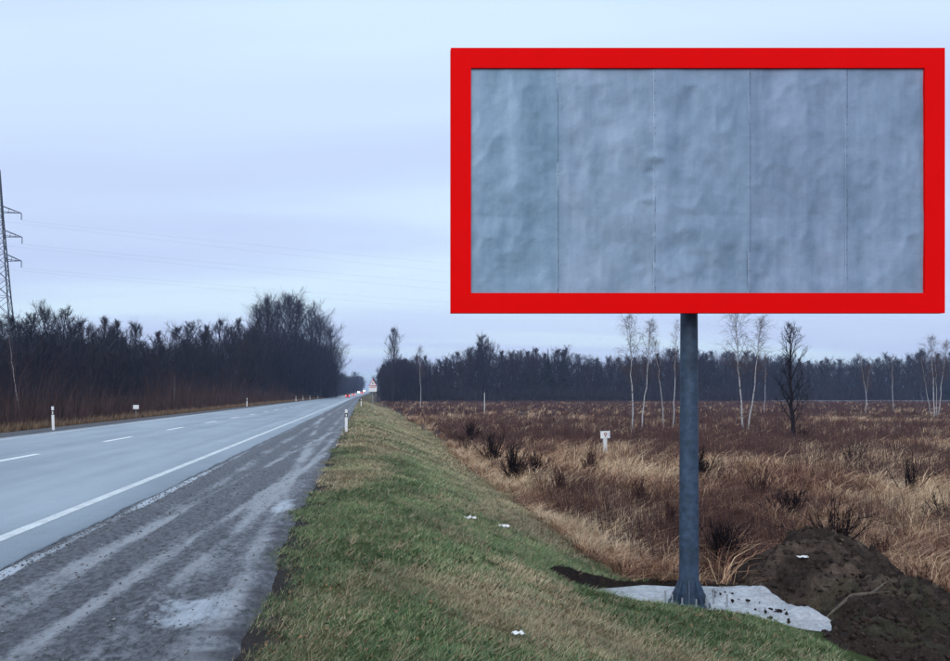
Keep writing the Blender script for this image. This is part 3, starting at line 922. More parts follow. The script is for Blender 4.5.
def verge_grass():
    parts = []
    for y0, y1, u0, u1, n, hh, ww in ((3.2, 7.0, -1.1, 5.2, 190000, 0.034, 0.0042), (7.0, 12.5, -1.1, 4.8, 150000, 0.042, 0.006), (12.5, 24, -1.0, 4.4, 100000, 0.055, 0.010), (24, 60, -1.0, 5.6, 60000, 0.07, 0.022), (60, 160, -1.0, 6.0, 30000, 0.09, 0.05)):
        u = R.uniform(u0, u1, n); Y = R.uniform(y0, y1, n)
        edge = -0.80 + 1.1 * (fbm(Y * 2.6, u * 2.6, 3) - 0.5) + R.normal(0, 0.08, n)
        right = 4.3 + 0.9 * (fbm(Y * 0.3, u * 0.3 + 9, 3) - 0.5) + 1.2 * sstep(25, 60, Y)
        clump = fbm(u * 4.5, Y * 4.5, 3)
        ok = (u > edge) & ((u < right) | (Y < 9)) & (pit(u, Y) < 0.02) & (R.random(n) < 0.2 + 1.35 * clump - 0.5 * sstep(0.58, 0.72, fbm(u * 2.1 + 40, Y * 2.1, 3))) & ((heap_h(u, Y) < 0.16) | (u < 5.2))
        u, Y, clump = u[ok], Y[ok], clump[ok]
        m = len(u)
        g = grassiness(u, Y)
        isg = R.random(m) < (0.10 + 0.72 * g)
        r1 = R.random(m)[:, None]
        green = np.array((0.066, 0.130, 0.056)) * (1 - r1) + np.array((0.180, 0.225, 0.105)) * r1
        dry = np.array((0.215, 0.175, 0.108)) * (1 - r1) + np.array((0.45, 0.37, 0.24)) * r1
        c = np.where(isg[:, None], green, dry) * R.uniform(0.85, 1.5, m)[:, None] * (0.35 + 1.3 * fbm(u * 1.1 + 3, Y * 0.9, 4))[:, None]
        zb = ground_z(u + off(Y), Y) - 0.004
        zb = np.where(u < -0.35, np.maximum(zb, rise(Y) - 0.045), zb)
        b = np.stack([u + off(Y), Y, zb], 1)
        h = hh * R.uniform(0.5, 1.5, m) * (0.6 + 0.9 * clump)
        az = R.uniform(0, 2 * np.pi, m)
        parts.append(blades(b, h, ww * R.uniform(0.6, 1.4, m), az, R.uniform(0.2, 1.3, m), R.uniform(0, 0.6, m), c, False))
    # fallen leaves
    nl = 2200
    Y = 3.4 + 12 * R.random(nl) ** 1.3; u = R.uniform(-0.7, 4.5, nl)
    ok = pit(u, Y) < 0.02
    u, Y = u[ok], Y[ok]; nl = len(u)
    a = R.uniform(0, 6.3, nl); L_ = R.uniform(0.010, 0.026, nl); zc = ground_z(u, Y) + 0.022
    d1 = np.stack([np.cos(a) * L_, np.sin(a) * L_, R.normal(0, 0.006, nl)], 1); d2 = np.stack([-np.sin(a) * L_ * .6, np.cos(a) * L_ * .6, R.normal(0, 0.006, nl)], 1)
    ctr = np.stack([u, Y, zc], 1)
    v = np.stack([ctr - d1, ctr + d2, ctr + d1, ctr - d2], 1).reshape(-1, 3)
    lc = np.array((0.11, 0.065, 0.035)) * R.uniform(0.5, 2.2, nl)[:, None]
    parts.append((v, [np.arange(nl)[:, None] * 4 + np.array([[0, 1, 2, 3]])], np.repeat(lc, 4, 0)))
    # taller straw tufts
    nt = 2600; nb = 16
    Y = 3.5 + 40 * R.random(nt) ** 2; u = R.uniform(-0.6, 4.2, nt)
    ok = pit(u, Y) < 0.02
    u, Y = u[ok], Y[ok]; m = len(u)
    idx = np.repeat(np.arange(m), nb); k = len(idx)
    a = R.uniform(0, 2 * np.pi, k); rr = np.abs(R.normal(0, 0.03, k)); sz = R.uniform(0.4, 1.3, m)[idx]
    bu = u[idx] + rr * np.cos(a); bY = Y[idx] + rr * np.sin(a)
    base = np.stack([bu + off(bY), bY, ground_z(bu + off(bY), bY) - 0.005], 1)
    isg = (R.random(m) < 0.45)[idx][:, None]; r1 = R.random(k)[:, None]
    c = np.where(isg, np.array((0.040, 0.085, 0.045)) * (1 - r1) + np.array((0.09, 0.14, 0.07)) * r1, np.array((0.20, 0.15, 0.09)) * (1 - r1) + np.array((0.40, 0.31, 0.20)) * r1)
    parts.append(blades(base, 0.085 * sz * R.uniform(0.5, 1.3, k), (0.003 + 0.0005 * bY) * R.uniform(0.6, 1.4, k), a, R.uniform(0.3, 1.2, k), R.uniform(0.1, 0.9, k), c, False))
    v, f, c = merge(parts)
    tag(link('verge_grass', mesh_np('verge_grass', v, f, c), M_GRASS), 'short green and yellow winter grass on the roadside verge', 'grass', kind='stuff')


def field_zone(u, Y):
    """share of dark scrub against tan grass"""
    n = 0.5 + 1.25 * (fbm(u * 0.16 + 50, Y * 0.075, 4) - 0.5)
    return np.clip(sstep(0.40, 0.60, n + 0.32 * (sstep(17, 46, Y) - 0.60)), 0, 1)


def in_view_field(n, y0, y1, margin=4.0):
    Y = np.sqrt(R.uniform(y0 * y0, y1 * y1, n))
    lo = 3.9 + 1.0 * sstep(25, 60, Y)
    hi = 0.80 * Y + margin
    return lo + (hi - lo) * R.random(n), Y


def field_grass():
    parts = []
    for y0, y1, nt, nb, hh, ww in ((10.5, 22, 3800, 30, 0.42, 0.012), (22, 45, 5500, 22, 0.50, 0.021), (45, 90, 6500, 14, 0.55, 0.035), (90, 260, 6500, 9, 0.60, 0.09)):
        u, Y = in_view_field(nt, y0, y1)
        edge = 4.0 + 0.9 * (fbm(Y * 0.3, u * 0.3 + 9, 3) - 0.5) + 1.2 * sstep(25, 60, Y)
        z = field_zone(u, Y)
        ok = (u > edge) & (pit(u, Y) < 0.02) & (heap_h(u, Y) < 0.10 + 0.14 * (u > 7.6)) & (R.random(nt) < 1.0 - 0.75 * z)
        u, Y, z = u[ok], Y[ok], z[ok]
        m = len(u)
        size = (0.45 + 1.2 * R.random(m) ** 1.5) * (0.5 + 0.5 * sstep(4.0, 6.0, u))
        tone = 0.62 + 1.5 * (fbm(u * 0.42 + 3, Y * 0.30 + 8, 3) - 0.5) + R.normal(0, 0.10, m) - 0.10 * (1 - sstep(7, 14, u)) * sstep(14, 20, Y)
        az0 = R.uniform(0, 2 * np.pi, m)
        idx = np.repeat(np.arange(m), nb)
        k = len(idx)
        rr = np.abs(R.normal(0, 0.13, k)) * size[idx]
        a = R.uniform(0, 2 * np.pi, k)
        bu = u[idx] + rr * np.cos(a); bY = Y[idx] + rr * np.sin(a)
        base = np.stack([bu + off(bY), bY, ground_z(bu + off(bY), bY) - 0.02], 1)
        az = a + R.normal(0, 0.5, k)
        h = hh * size[idx] * R.uniform(0.5, 1.25, k)
        t = np.clip(tone[idx] + R.normal(0, 0.13, k), 0, 1)
        cA = np.array((0.150, 0.064, 0.046)); cB = np.array((0.42, 0.235, 0.140)); cC = np.array((0.66, 0.48, 0.31))
        w1 = sstep(0.30, 0.52, t)[:, None]; w2 = sstep(0.50, 0.78, t)[:, None]
        c = (cA * (1 - w1) + cB * w1) * (1 - w2) + cC * w2
        c = c * R.uniform(0.7, 1.2, k)[:, None]
        parts.append(blades(base, h, ww * R.uniform(0.6, 1.4, k), az, R.uniform(0.2, 1.2, k), R.uniform(0.2, 1.1, k), c))
    # matted, fallen grass between the tussocks
    for y0, y1, n, hh, ww in ((10.3, 24, 90000, 0.20, 0.011), (24, 50, 50000, 0.26, 0.022), (50, 110, 25000, 0.34, 0.05)):
        u, Y = in_view_field(n, y0, y1)
        ok = (pit(u, Y) < 0.02) & (heap_h(u, Y) < 0.10) & (R.random(n) < 1.05 - 0.9 * field_zone(u, Y))
        u, Y = u[ok], Y[ok]; k = len(u)
        base = np.stack([u + off(Y), Y, ground_z(u + off(Y), Y) + R.uniform(0, 0.14, k) * np.clip(fbm(u * 1.8, Y * 1.8, 2) * 2 - 0.5, 0, 1)], 1)
        t = np.clip(0.60 + 1.5 * (fbm(u * 0.42 + 3, Y * 0.30 + 8, 3) - 0.5) + R.normal(0, 0.16, k), 0, 1)
        cA = np.array((0.150, 0.064, 0.046)); cB = np.array((0.42, 0.235, 0.140)); cC = np.array((0.66, 0.48, 0.31))
        w1 = sstep(0.30, 0.52, t)[:, None]; w2 = sstep(0.50, 0.78, t)[:, None]
        c = ((cA * (1 - w1) + cB * w1) * (1 - w2) + cC * w2) * R.uniform(0.6, 1.2, k)[:, None]
        parts.append(blades(base, hh * R.uniform(0.4, 1.3, k), ww * R.uniform(0.6, 1.5, k), R.uniform(0, 6.3, k), R.uniform(0.6, 2.0, k), R.uniform(0.4, 1.6, k), c, False))
    v, f, c = merge(parts)
    tag(link('field_grass', mesh_np('field_grass', v, f, c), M_GRASS), 'tall dead tan and rusty grass tussocks over the field', 'dead grass', kind='stuff')


def field_scrub():
    parts = []
    for y0, y1, nt, nb, hh, ww in ((12.5, 26, 2000, 20, 0.62, 0.008), (26, 50, 4600, 18, 0.80, 0.014), (50, 100, 5500, 12, 0.85, 0.026), (100, 270, 7500, 8, 1.0, 0.07)):
        u, Y = in_view_field(nt, y0, y1)
        z = field_zone(u, Y)
        ok = (u > 4.8 + 1.2 * sstep(25, 60, Y)) & (heap_h(u, Y) < 0.10) & (R.random(nt) < 0.05 + 0.95 * z)
        u, Y = u[ok], Y[ok]
        m = len(u); idx = np.repeat(np.arange(m), nb); k = len(idx)
        size = R.uniform(0.5, 1.3, m)
        rr = np.abs(R.normal(0, 0.22, k)) * size[idx]; a = R.uniform(0, 2 * np.pi, k)
        bu = u[idx] + rr * np.cos(a); bY = Y[idx] + rr * np.sin(a)
        base = np.stack([bu + off(bY), bY, ground_z(bu + off(bY), bY) - 0.02], 1)
        r1 = R.random(k)[:, None]
        c = np.array((0.042, 0.022, 0.024)) * (1 - r1) + np.array((0.135, 0.070, 0.058)) * r1
        parts.append(blades(base, hh * size[idx] * R.uniform(0.5, 1.3, k), ww * R.uniform(0.6, 1.4, k), a, R.uniform(0, 0.35, k), R.uniform(-0.1, 0.25, k), c))
    v, f, c = merge(parts)
    tag(link('field_scrub', mesh_np('field_scrub', v, f, c), M_GRASS), 'low dark purple brown heath scrub spread over the field', 'scrub', kind='stuff')


def wood_brush():
    """undergrowth at the feet of the woods"""
    def go(u, Y, hh, ww, nb, ca, cb, name, label):
        m = len(u); idx = np.repeat(np.arange(m), nb); k = len(idx)
        size = R.uniform(0.5, 1.3, m)
        hs = np.repeat(hh, nb) if np.ndim(hh) else np.full(k, hh)
        rr = np.abs(R.normal(0, 0.5, k)) * size[idx] * hs * 0.3; a = R.uniform(0, 2 * np.pi, k)
        bu = u[idx] + rr * np.cos(a); bY = Y[idx] + rr * np.sin(a)
        base = np.stack([bu + off(bY), bY, ground_z(bu + off(bY), bY) - 0.05], 1)
        r1 = R.random(k)[:, None]
        c = np.array(ca) * (1 - r1) + np.array(cb) * r1
        w = np.repeat(ww, nb) if np.ndim(ww) else np.full(k, ww)
        hs = np.repeat(hh, nb) if np.ndim(hh) else np.full(k, hh)
        v, f, c = merge([blades(base, hs * size[idx] * R.uniform(0.5, 1.3, k), w * R.uniform(0.6, 1.4, k), a, R.uniform(0, 0.35, k), R.uniform(-0.1, 0.3, k), c)])
        tag(link(name, mesh_np(name, v, f, c), M_GRASS), label, 'brush', kind='stuff')
    # left roadside thicket
    n = 6500
    Y = 18 + 300 * R.random(n) ** 1.5
    u = -17.0 - np.abs(R.normal(0, 9, n))
    hs = 1.0 + 2.0 * R.random(n) * sstep(-16.5, -21, u)
    cl = fbm(u * 0.16, Y * 0.10, 3)
    go(u, Y, 0.7 + 1.2 * R.random(n) + 5.5 * sstep(17, 26, -u) * sstep(0.42, 0.70, cl) * R.random(n), 0.014 + Y * 0.00020, 17, (0.024, 0.015, 0.018), (0.098, 0.056, 0.050), 'roadside_thicket', 'reddish brown bare thicket along the left side of the road')
    n = 3000
    Y = 18 + 300 * R.random(n) ** 1.5
    u = -15.7 - np.abs(R.normal(0, 0.7, n))
    go(u, Y, np.full(n, 0.45), 0.012 + Y * 0.0002, 12, (0.12, 0.075, 0.05), (0.28, 0.19, 0.12), 'verge_weeds', 'dead tan weeds along the far edge of the road')
    n = 4200
    t = R.random(n)
    Y = 85 + 320 * t
    u = np.interp(Y, [85, 130, 225, 405], [-50, -44, -30, -17]) - np.abs(R.normal(0, 12, n))
    go(u, Y, 2.0 + 3.5 * R.random(n), 0.04 + Y * 0.0003, 14, (0.020, 0.016, 0.020), (0.050, 0.038, 0.040), 'undergrowth', 'dark undergrowth beneath the wood left of the road')
    n = 6500
    t = R.random(n)
    Y = 268 + 75 * t + np.abs(R.normal(0, 8, n))
    u = (10 + 300 * R.random(n)) * 1.0
    Y = 266 + u * 0.30 + np.abs(R.normal(0, 10, n))
    go(u, Y, 2.0 + 4.0 * R.random(n), 0.13, 12, (0.018, 0.016, 0.020), (0.045, 0.036, 0.040), 'undergrowth', 'dark undergrowth beneath the wood beyond the field')


verge_grass()
field_grass()
field_scrub()
wood_brush()


# ------------------------------------------------------------------ trees
def tubes_np(segs, sides):
    S = np.asarray(segs, float)
    p0, p1, r0, r1 = S[:, 0:3], S[:, 3:6], S[:, 6], S[:, 7]
    d = p1 - p0
    d /= np.linalg.norm(d, axis=1, keepdims=True) + 1e-9
    ref = np.where(np.abs(d[:, 2:3]) < 0.9, np.array([[0, 0, 1.0]]), np.array([[1.0, 0, 0]]))
    a = np.cross(d, ref); a /= np.linalg.norm(a, axis=1, keepdims=True) + 1e-9
    b = np.cross(d, a)
    t = np.arange(sides) * 2 * np.pi / sides
    ring = a[:, None, :] * np.cos(t)[None, :, None] + b[:, None, :] * np.sin(t)[None, :, None]
    v0 = p0[:, None, :] + ring * r0[:, None, None]
    v1 = p1[:, None, :] + ring * r1[:, None, None]
    v = np.concatenate([v0, v1], 1).reshape(-1, 3)
    n = len(S)
    o = (np.arange(n) * 2 * sides)[:, None]
    f = []
    for i in range(sides):
        j = (i + 1) % sides
        f.append(o + np.array([[i, j, sides + j, sides + i]]))
    return v, np.concatenate(f)


def seg_mesh(name, groups, colfun=None):
    V = []; Fq = []; b = 0
    for segs, sides in groups:
        if not len(segs): continue
        v, f = tubes_np(segs, sides)
        V.append(v); Fq.append(f + b); b += len(v)
    V = np.concatenate(V)
    return mesh_np(name, V, [np.concatenate(Fq)], colfun(V) if colfun else None, True)


def grow_tree(seed, Ht=10.0, r0=0.16, bole=0.25, spread=0.33, up=35, nb=22, nsub=6, ntw=6, nfine=3, lean=(0, 0), wob=0.03, droop=0.0, tw_r=0.022, forks=0, crown_pow=0.7, jit0=0.006):
    """bare tree; returns trunk mesh and crown mesh"""
    rg = np.random.default_rng(seed)
    nseg = 12
    pts = [np.zeros(3)]
    curv = rg.normal(0, wob, 2)
    for i in range(nseg):
        t = (i + 1) / nseg
        p = np.array((lean[0] * Ht * t + curv[0] * Ht * math.sin(t * 3.1), lean[1] * Ht * t + curv[1] * Ht * math.sin(t * 2.6), Ht * 0.97 * t))
        p[:2] += rg.normal(0, jit0 * Ht, 2)
        pts.append(p)
    pts = np.array(pts)
    rad = lambda t: r0 * (1 - t) ** 0.85 + tw_r * 1.2
    thick = []; mid = []; thin = []
    for i in range(nseg):
        thick.append((*pts[i], *pts[i + 1], rad(i / nseg) * (1.35 if i == 0 else 1), rad((i + 1) / nseg)))

    def at(t):
        k = min(nseg - 1, int(t * nseg)); fr = t * nseg - k
        return pts[k] * (1 - fr) + pts[k + 1] * fr

    def poly(p, d, L, n, ra, rb, curve_up, store, jit=0.15):
        q = [p]; d = d / np.linalg.norm(d)
        for i in range(n):
            d = d + np.array((0, 0, curve_up)) / n + rg.normal(0, jit, 3) / n * 2
            d = d / np.linalg.norm(d)
            e = q[-1] + d * L / n
            store.append((*q[-1], *e, ra + (rb - ra) * i / n, ra + (rb - ra) * (i + 1) / n))
            q.append(e)
        return q, d

    for i in range(nb):
        t = bole + (0.97 - bole) * (i + rg.random()) / nb
        az = i * 2.39996 + rg.normal(0, 0.4)
        s = (t - bole) / (1 - bole)
        el = math.radians(up + 25 * s + rg.normal(0, 9))
        shape = (0.35 + 0.65 * math.sin(math.pi * min(1, s * 0.8 + 0.22)) ** crown_pow)
        L = spread * Ht * shape * rg.uniform(0.7, 1.2) * (1 if s < 0.8 else 0.7)
        d = np.array((math.cos(az) * math.cos(el), math.sin(az) * math.cos(el), math.sin(el)))
        rb = min(rad(t) * 0.6, 0.02 + L * 0.016)
        q, _ = poly(at(t), d, L, 5, rb, tw_r, 0.35 - droop * 0.3, thick if rb > 0.06 else mid)
        for j in range(nsub):
            w = 0.25 + 0.75 * (j + rg.random()) / nsub
            k = min(4, int(w * 5)); p = q[k] + (q[k + 1] - q[k]) * (w * 5 - k)
            dd = (q[k + 1] - q[k]); dd = dd / np.linalg.norm(dd)
            r_ = rg.normal(0, 1, 3); r_ -= dd * r_.dot(dd); r_ /= np.linalg.norm(r_)
            sd_ = dd * 0.75 + r_ * 0.8 + np.array((0, 0, 0.25 - droop))
            Ls = L * rg.uniform(0.28, 0.55) * (1.1 - 0.5 * w)
            q2, d2 = poly(p, sd_, Ls, 3, max(tw_r * 1.2, rb * 0.4), tw_r * 0.8, 0.3 - droop, mid)
            for m_ in range(ntw):
                w2 = 0.2 + 0.8 * (m_ + rg.random()) / ntw
                k2 = min(2, int(w2 * 3)); p2 = q2[k2] + (q2[k2 + 1] - q2[k2]) * (w2 * 3 - k2)
                r_ = rg.normal(0, 1, 3)
                td = d2 * 0.8 + r_ * 0.55 + np.array((0, 0, 0.2 - droop * 1.4))
                Lt = (Ls * rg.uniform(0.35, 0.7) + 0.02 * Ht) * (1 + droop * 0.5)
                q3, d3 = poly(p2, td, Lt, 2, tw_r * 0.8, tw_r * 0.35, 0.25 - droop * 1.2, thin, 0.25)
                for _ in range(nfine):
                    w3 = rg.random()
                    k3 = min(1, int(w3 * 2)); p3 = q3[k3] + (q3[k3 + 1] - q3[k3]) * (w3 * 2 - k3)
                    fd = d3 * 0.8 + rg.normal(0, 0.5, 3) + np.array((0, 0, 0.15 - droop))
                    e = p3 + fd / np.linalg.norm(fd) * Lt * rg.uniform(0.3, 0.6)
                    thin.append((*p3, *e, tw_r * 0.45, tw_r * 0.15))
    return thick, mid, thin


BARK = lambda name, c: material(name, c, 0.9, spec=0.1, noise=[2.5], dark=(0.7, 1.3))
M_BARK = BARK('dark_bark', (0.030, 0.027, 0.034))
M_TWIG = BARK('dark_twigs', (0.036, 0.031, 0.040))
M_BARKG = BARK('grey_bark', (0.060, 0.056, 0.062))
M_TWIGR = BARK('brown_twigs', (0.048, 0.036, 0.042))
M_BLACK = BARK('black_bark', (0.018, 0.015, 0.018))
M_BTWIG = BARK('birch_twigs', (0.10, 0.070, 0.068))


def birch_mat():
    m = bpy.data.materials.new('white_birch_bark'); m.use_nodes = True
    t = m.node_tree; L = t.links.new; b = t.nodes['Principled BSDF']
    tc = N(t, 'ShaderNodeTexCoord'); mp = N(t, 'ShaderNodeMapping'); mp.inputs['Scale'].default_value = (1.5, 1.5, 5)
    L(tc.outputs['Object'], mp.inputs['Vector'])
    n = N(t, 'ShaderNodeTexNoise'); n.inputs['Scale'].default_value = 1.0; n.inputs['Detail'].default_value = 4
    L(mp.outputs[0], n.inputs['Vector'])
    rp = N(t, 'ShaderNodeValToRGB')
    rp.color_ramp.elements[0].position = 0.34; rp.color_ramp.elements[0].color = (0.06, 0.055, 0.055, 1)
    rp.color_ramp.elements[1].position = 0.46; rp.color_ramp.elements[1].color = (0.40, 0.39, 0.40, 1)
    L(n.outputs['Fac'], rp.inputs[0]); L(rp.outputs[0], b.inputs['Base Color']); b.inputs['Roughness'].default_value = 0.8
    return m


M_BIRCH = birch_mat()


class Proto:
    def __init__(s, trunk, crown, mt, mc, height):
        s.t, s.c, s.mt, s.mc, s.h = trunk, crown, mt, mc, height
        s.t.materials.append(mt); s.c.materials.append(mc)


def tree_proto(seed, mt=None, mc=None, **kw):
    thick, mid, thin = grow_tree(seed, **kw)
    return Proto(seg_mesh('trunk', [(thick, 7)]), seg_mesh('crown', [(mid, 4), (thin, 3)]), mt or M_BARK, mc or M_TWIG, kw.get('Ht', 10.0))


def spruce_proto(seed):
    rg = np.random.default_rng(seed)
    trunk = [(0, 0, 0, 0, 0, 10, 0.16, 0.02)]
    V = []; Fq = []; b = 0
    for i in range(46):
        z = 1.2 + 8.7 * i / 45
        R_ = (10 - z) * 0.23 * rg.uniform(0.75, 1.15) + 0.12
        for j in range(9):
            a = rg.uniform(0, 2 * np.pi); r = R_ * rg.uniform(0.7, 1.15)
            d = np.array((math.cos(a), math.sin(a), 0)); s = np.array((-d[1], d[0], 0))
            for k in range(5):
                r0_, r1_ = r * k / 5, r * (k + 1.3) / 5
                w = r * 0.20 * (1 - k / 6)
                off_ = rg.normal(0, 0.04, 3)
                V += [d * r0_ + s * w + (0, 0, z - r0_ * .35) + off_, d * r0_ - s * w + (0, 0, z - r0_ * .35) + off_, d * r1_ + (0, 0, z - r1_ * .42) + off_]
                Fq.append((b, b + 1, b + 2)); b += 3
    c = mesh_np('crown', np.array(V), [np.array(Fq)])
    return Proto(seg_mesh('trunk', [(trunk, 7)]), c, M_BARK, material('spruce_needles', (0.020, 0.028, 0.022), 0.8, spec=0.1), 10.0)


P_BROAD = [tree_proto(101, Ht=10, spread=0.36, up=38, nb=26, nsub=7, ntw=6, nfine=3, bole=0.08, tw_r=0.018),
           tree_proto(102, Ht=10, spread=0.32, up=48, nb=28, nsub=7, ntw=6, nfine=3, bole=0.06, tw_r=0.018, mt=M_BARKG, mc=M_TWIGR),
           tree_proto(103, Ht=10, spread=0.40, up=42, nb=24, nsub=7, ntw=6, nfine=3, bole=0.12, wob=0.05, tw_r=0.018),
           tree_proto(104, Ht=10, spread=0.30, up=52, nb=26, nsub=7, ntw=6, nfine=3, bole=0.05, tw_r=0.018, mc=M_TWIGR),
           tree_proto(105, Ht=10, spread=0.35, up=40, nb=26, nsub=7, ntw=6, nfine=3, bole=0.08, wob=0.05, tw_r=0.018)]
P_POPLAR = [tree_proto(201, Ht=10, r0=0.13, spread=0.38, up=50, nb=34, nsub=7, ntw=6, nfine=3, bole=0.12, tw_r=0.011, mt=M_BARKG),
            tree_proto(202, Ht=10, r0=0.13, spread=0.36, up=54, nb=34, nsub=7, ntw=6, nfine=3, bole=0.14, tw_r=0.011, mt=M_BARKG, wob=0.04),
            tree_proto(203, Ht=10, r0=0.14, spread=0.40, up=46, nb=32, nsub=7, ntw=6, nfine=3, bole=0.14, tw_r=0.011)]
P_BIRCH = [tree_proto(301, Ht=10, r0=0.062, spread=0.19, up=50, nb=24, nsub=5, ntw=5, nfine=3, bole=0.36, wob=0.010, jit0=0.003, droop=0.3, tw_r=0.0055, mt=M_BIRCH, mc=M_BTWIG),
           tree_proto(302, Ht=10, r0=0.055, spread=0.17, up=55, nb=22, nsub=5, ntw=5, nfine=3, bole=0.42, wob=0.014, jit0=0.003, droop=0.25, tw_r=0.0055, mt=M_BIRCH, mc=M_BTWIG),
           tree_proto(303, Ht=10, r0=0.050, spread=0.13, up=60, nb=16, nsub=4, ntw=4, nfine=3, bole=0.45, wob=0.016, jit0=0.003, droop=0.2, tw_r=0.005, mt=M_BIRCH, mc=M_BTWIG)]
P_SPRUCE = [spruce_proto(401), spruce_proto(402)]
P_CONE = tree_proto(601, Ht=10, r0=0.13, spread=0.26, up=44, nb=36, nsub=6, ntw=6, nfine=3, bole=0.1, tw_r=0.012, crown_pow=0.4)
P_BLACK = tree_proto(501, Ht=10, r0=0.20, spread=0.24, up=50, nb=22, nsub=6, ntw=5, nfine=2, bole=0.14, wob=0.03, tw_r=0.013, mt=M_BLACK, mc=M_BLACK)


def plant(proto, name, label, cat, X, Y, height, group=None, rz=0.0, tilt=(0, 0), wide=1.0, sink=0.08):
    z = float(ground_z(np.array([X]), np.array([Y]))[0]) - sink
    o = thing(name, label, cat, (X, Y, z), 0, group)
    o.rotation_euler = (Euler((tilt[0], tilt[1], 0)).to_matrix() @ Euler((0, 0, rz)).to_matrix()).to_euler()
    s = height / proto.h
    o.scale = (s * wide, s * wide, s)
    link('trunk', proto.t, None, o)
    link('crown', proto.c, None, o)
    return o


def top_height(X, Y, ytop):
    return PZ(ytop, Y) - float(ground_z(np.array([X]), np.array([Y]))[0])


rs = random.Random(77)


def left_wood():
    sky = ([-160, -60, 0, 20, 50, 70, 85, 105, 125, 145, 165, 185, 210, 235, 250, 262], [322, 322, 330, 320, 313, 318, 326, 319, 329, 333, 333, 329, 326, 320, 330, 336])
    grp = 'bare trees of the wood left of the road'
    lab = 'dark bare tree in the dense wood left of the road'
    n = 0
    # skyline trees
    for x in (-140, -95, -60, -30, -8, 14, 32, 48, 62, 78, 104, 118, 137, 158, 178, 192, 207, 222, 238, 252):
        Y = np.interp(x, [-160, 0, 120, 240, 262], [112, 122, 150, 205, 225]) + rs.uniform(0, 10)
        X = PX(x, Y)
        ht = top_height(X, Y, np.interp(x, *sky) + rs.uniform(-5, 1))
        plant(rs.choice(P_BROAD), 'bare_tree', lab, 'tree', X, Y, ht, grp, rs.uniform(0, 6.3), wide=rs.uniform(0.85, 1.1))
    # body of the wood in front of and behind them
    for row, (dy, k0, k1) in enumerate(((-24, 0.40, 0.62), (-10, 0.55, 0.8), (6, 0.75, 0.95))):
        x = -150 + 8 * row
        while x < 262:
            Y = np.interp(x, [-160, 0, 120, 240, 262], [112, 122, 150, 205, 225]) + dy * (1 + x / 400) + rs.uniform(-5, 5)
            X = PX(x, Y)
            ht = (top_height(X, Y, np.interp(x, *sky))) * rs.uniform(k0, k1)
            plant(rs.choice(P_BROAD), 'bare_tree', lab, 'tree', X, Y, ht, grp, rs.uniform(0, 6.3), wide=rs.uniform(0.95, 1.35))
            x += rs.uniform(14, 22)


def left_tall():
    grp = 'tall trees beside the road'
    spec = [(256, 314), (266, 306), (277, 310), (289, 304), (300, 308), (311, 314), (321, 323), (330, 334), (336, 350)]
    for i, (x, yt) in enumerate(spec):
        Y = np.interp(x, [250, 336], [225, 365])
        X = PX(x, Y)
        plant(P_POPLAR[i % 3], 'tall_bare_tree', 'tall grey bare tree in the high clump left of the road', 'tree', X, Y, top_height(X, Y, yt) * 1.03, grp, rs.uniform(0, 6.3), wide=rs.uniform(0.9, 1.15))
    # the lower, denser trees round their feet
    for i in range(22):
        x = rs.uniform(250, 343)
        Y = np.interp(x, [250, 338, 345], [215, 365, 470]) + rs.uniform(-12, 25)
        X = min(PX(x, Y), -15.5)
        lim = np.interp(x, [250, 300, 325, 338, 345], [345, 342, 348, 362, 378])
        plant(rs.choice(P_BROAD), 'bare_tree', 'dark low tree at the foot of the tall roadside clump', 'tree', X, Y, top_height(X, Y, lim + rs.uniform(0, 12)), 'lower trees under the tall roadside clump', rs.uniform(0, 6.3), wide=rs.uniform(1.0, 1.4))
    for i in range(18):
        Y = 430 + 560 * (i + rs.random()) / 18
        X = -16.5 - abs(rs.gauss(0, 8)) + float(off(Y))
        plant(rs.choice(P_BROAD), 'bare_tree', 'far dark tree lining the left of the road towards the horizon', 'tree', X, Y, rs.uniform(13, 19), 'far trees along the left of the road', rs.uniform(0, 6.3), wide=1.2)


RSKY = ([372, 378, 385, 393, 400, 410, 420, 440, 460, 478, 495, 520, 533, 550, 563, 580, 600, 640, 680, 700, 740, 780, 820, 860, 900, 925, 950, 1100],
        [385, 368, 356, 352, 356, 360, 358, 360, 354, 343, 348, 352, 350, 353, 353, 358, 359, 356, 352, 352, 354, 357, 360, 360, 359, 354, 354, 354])


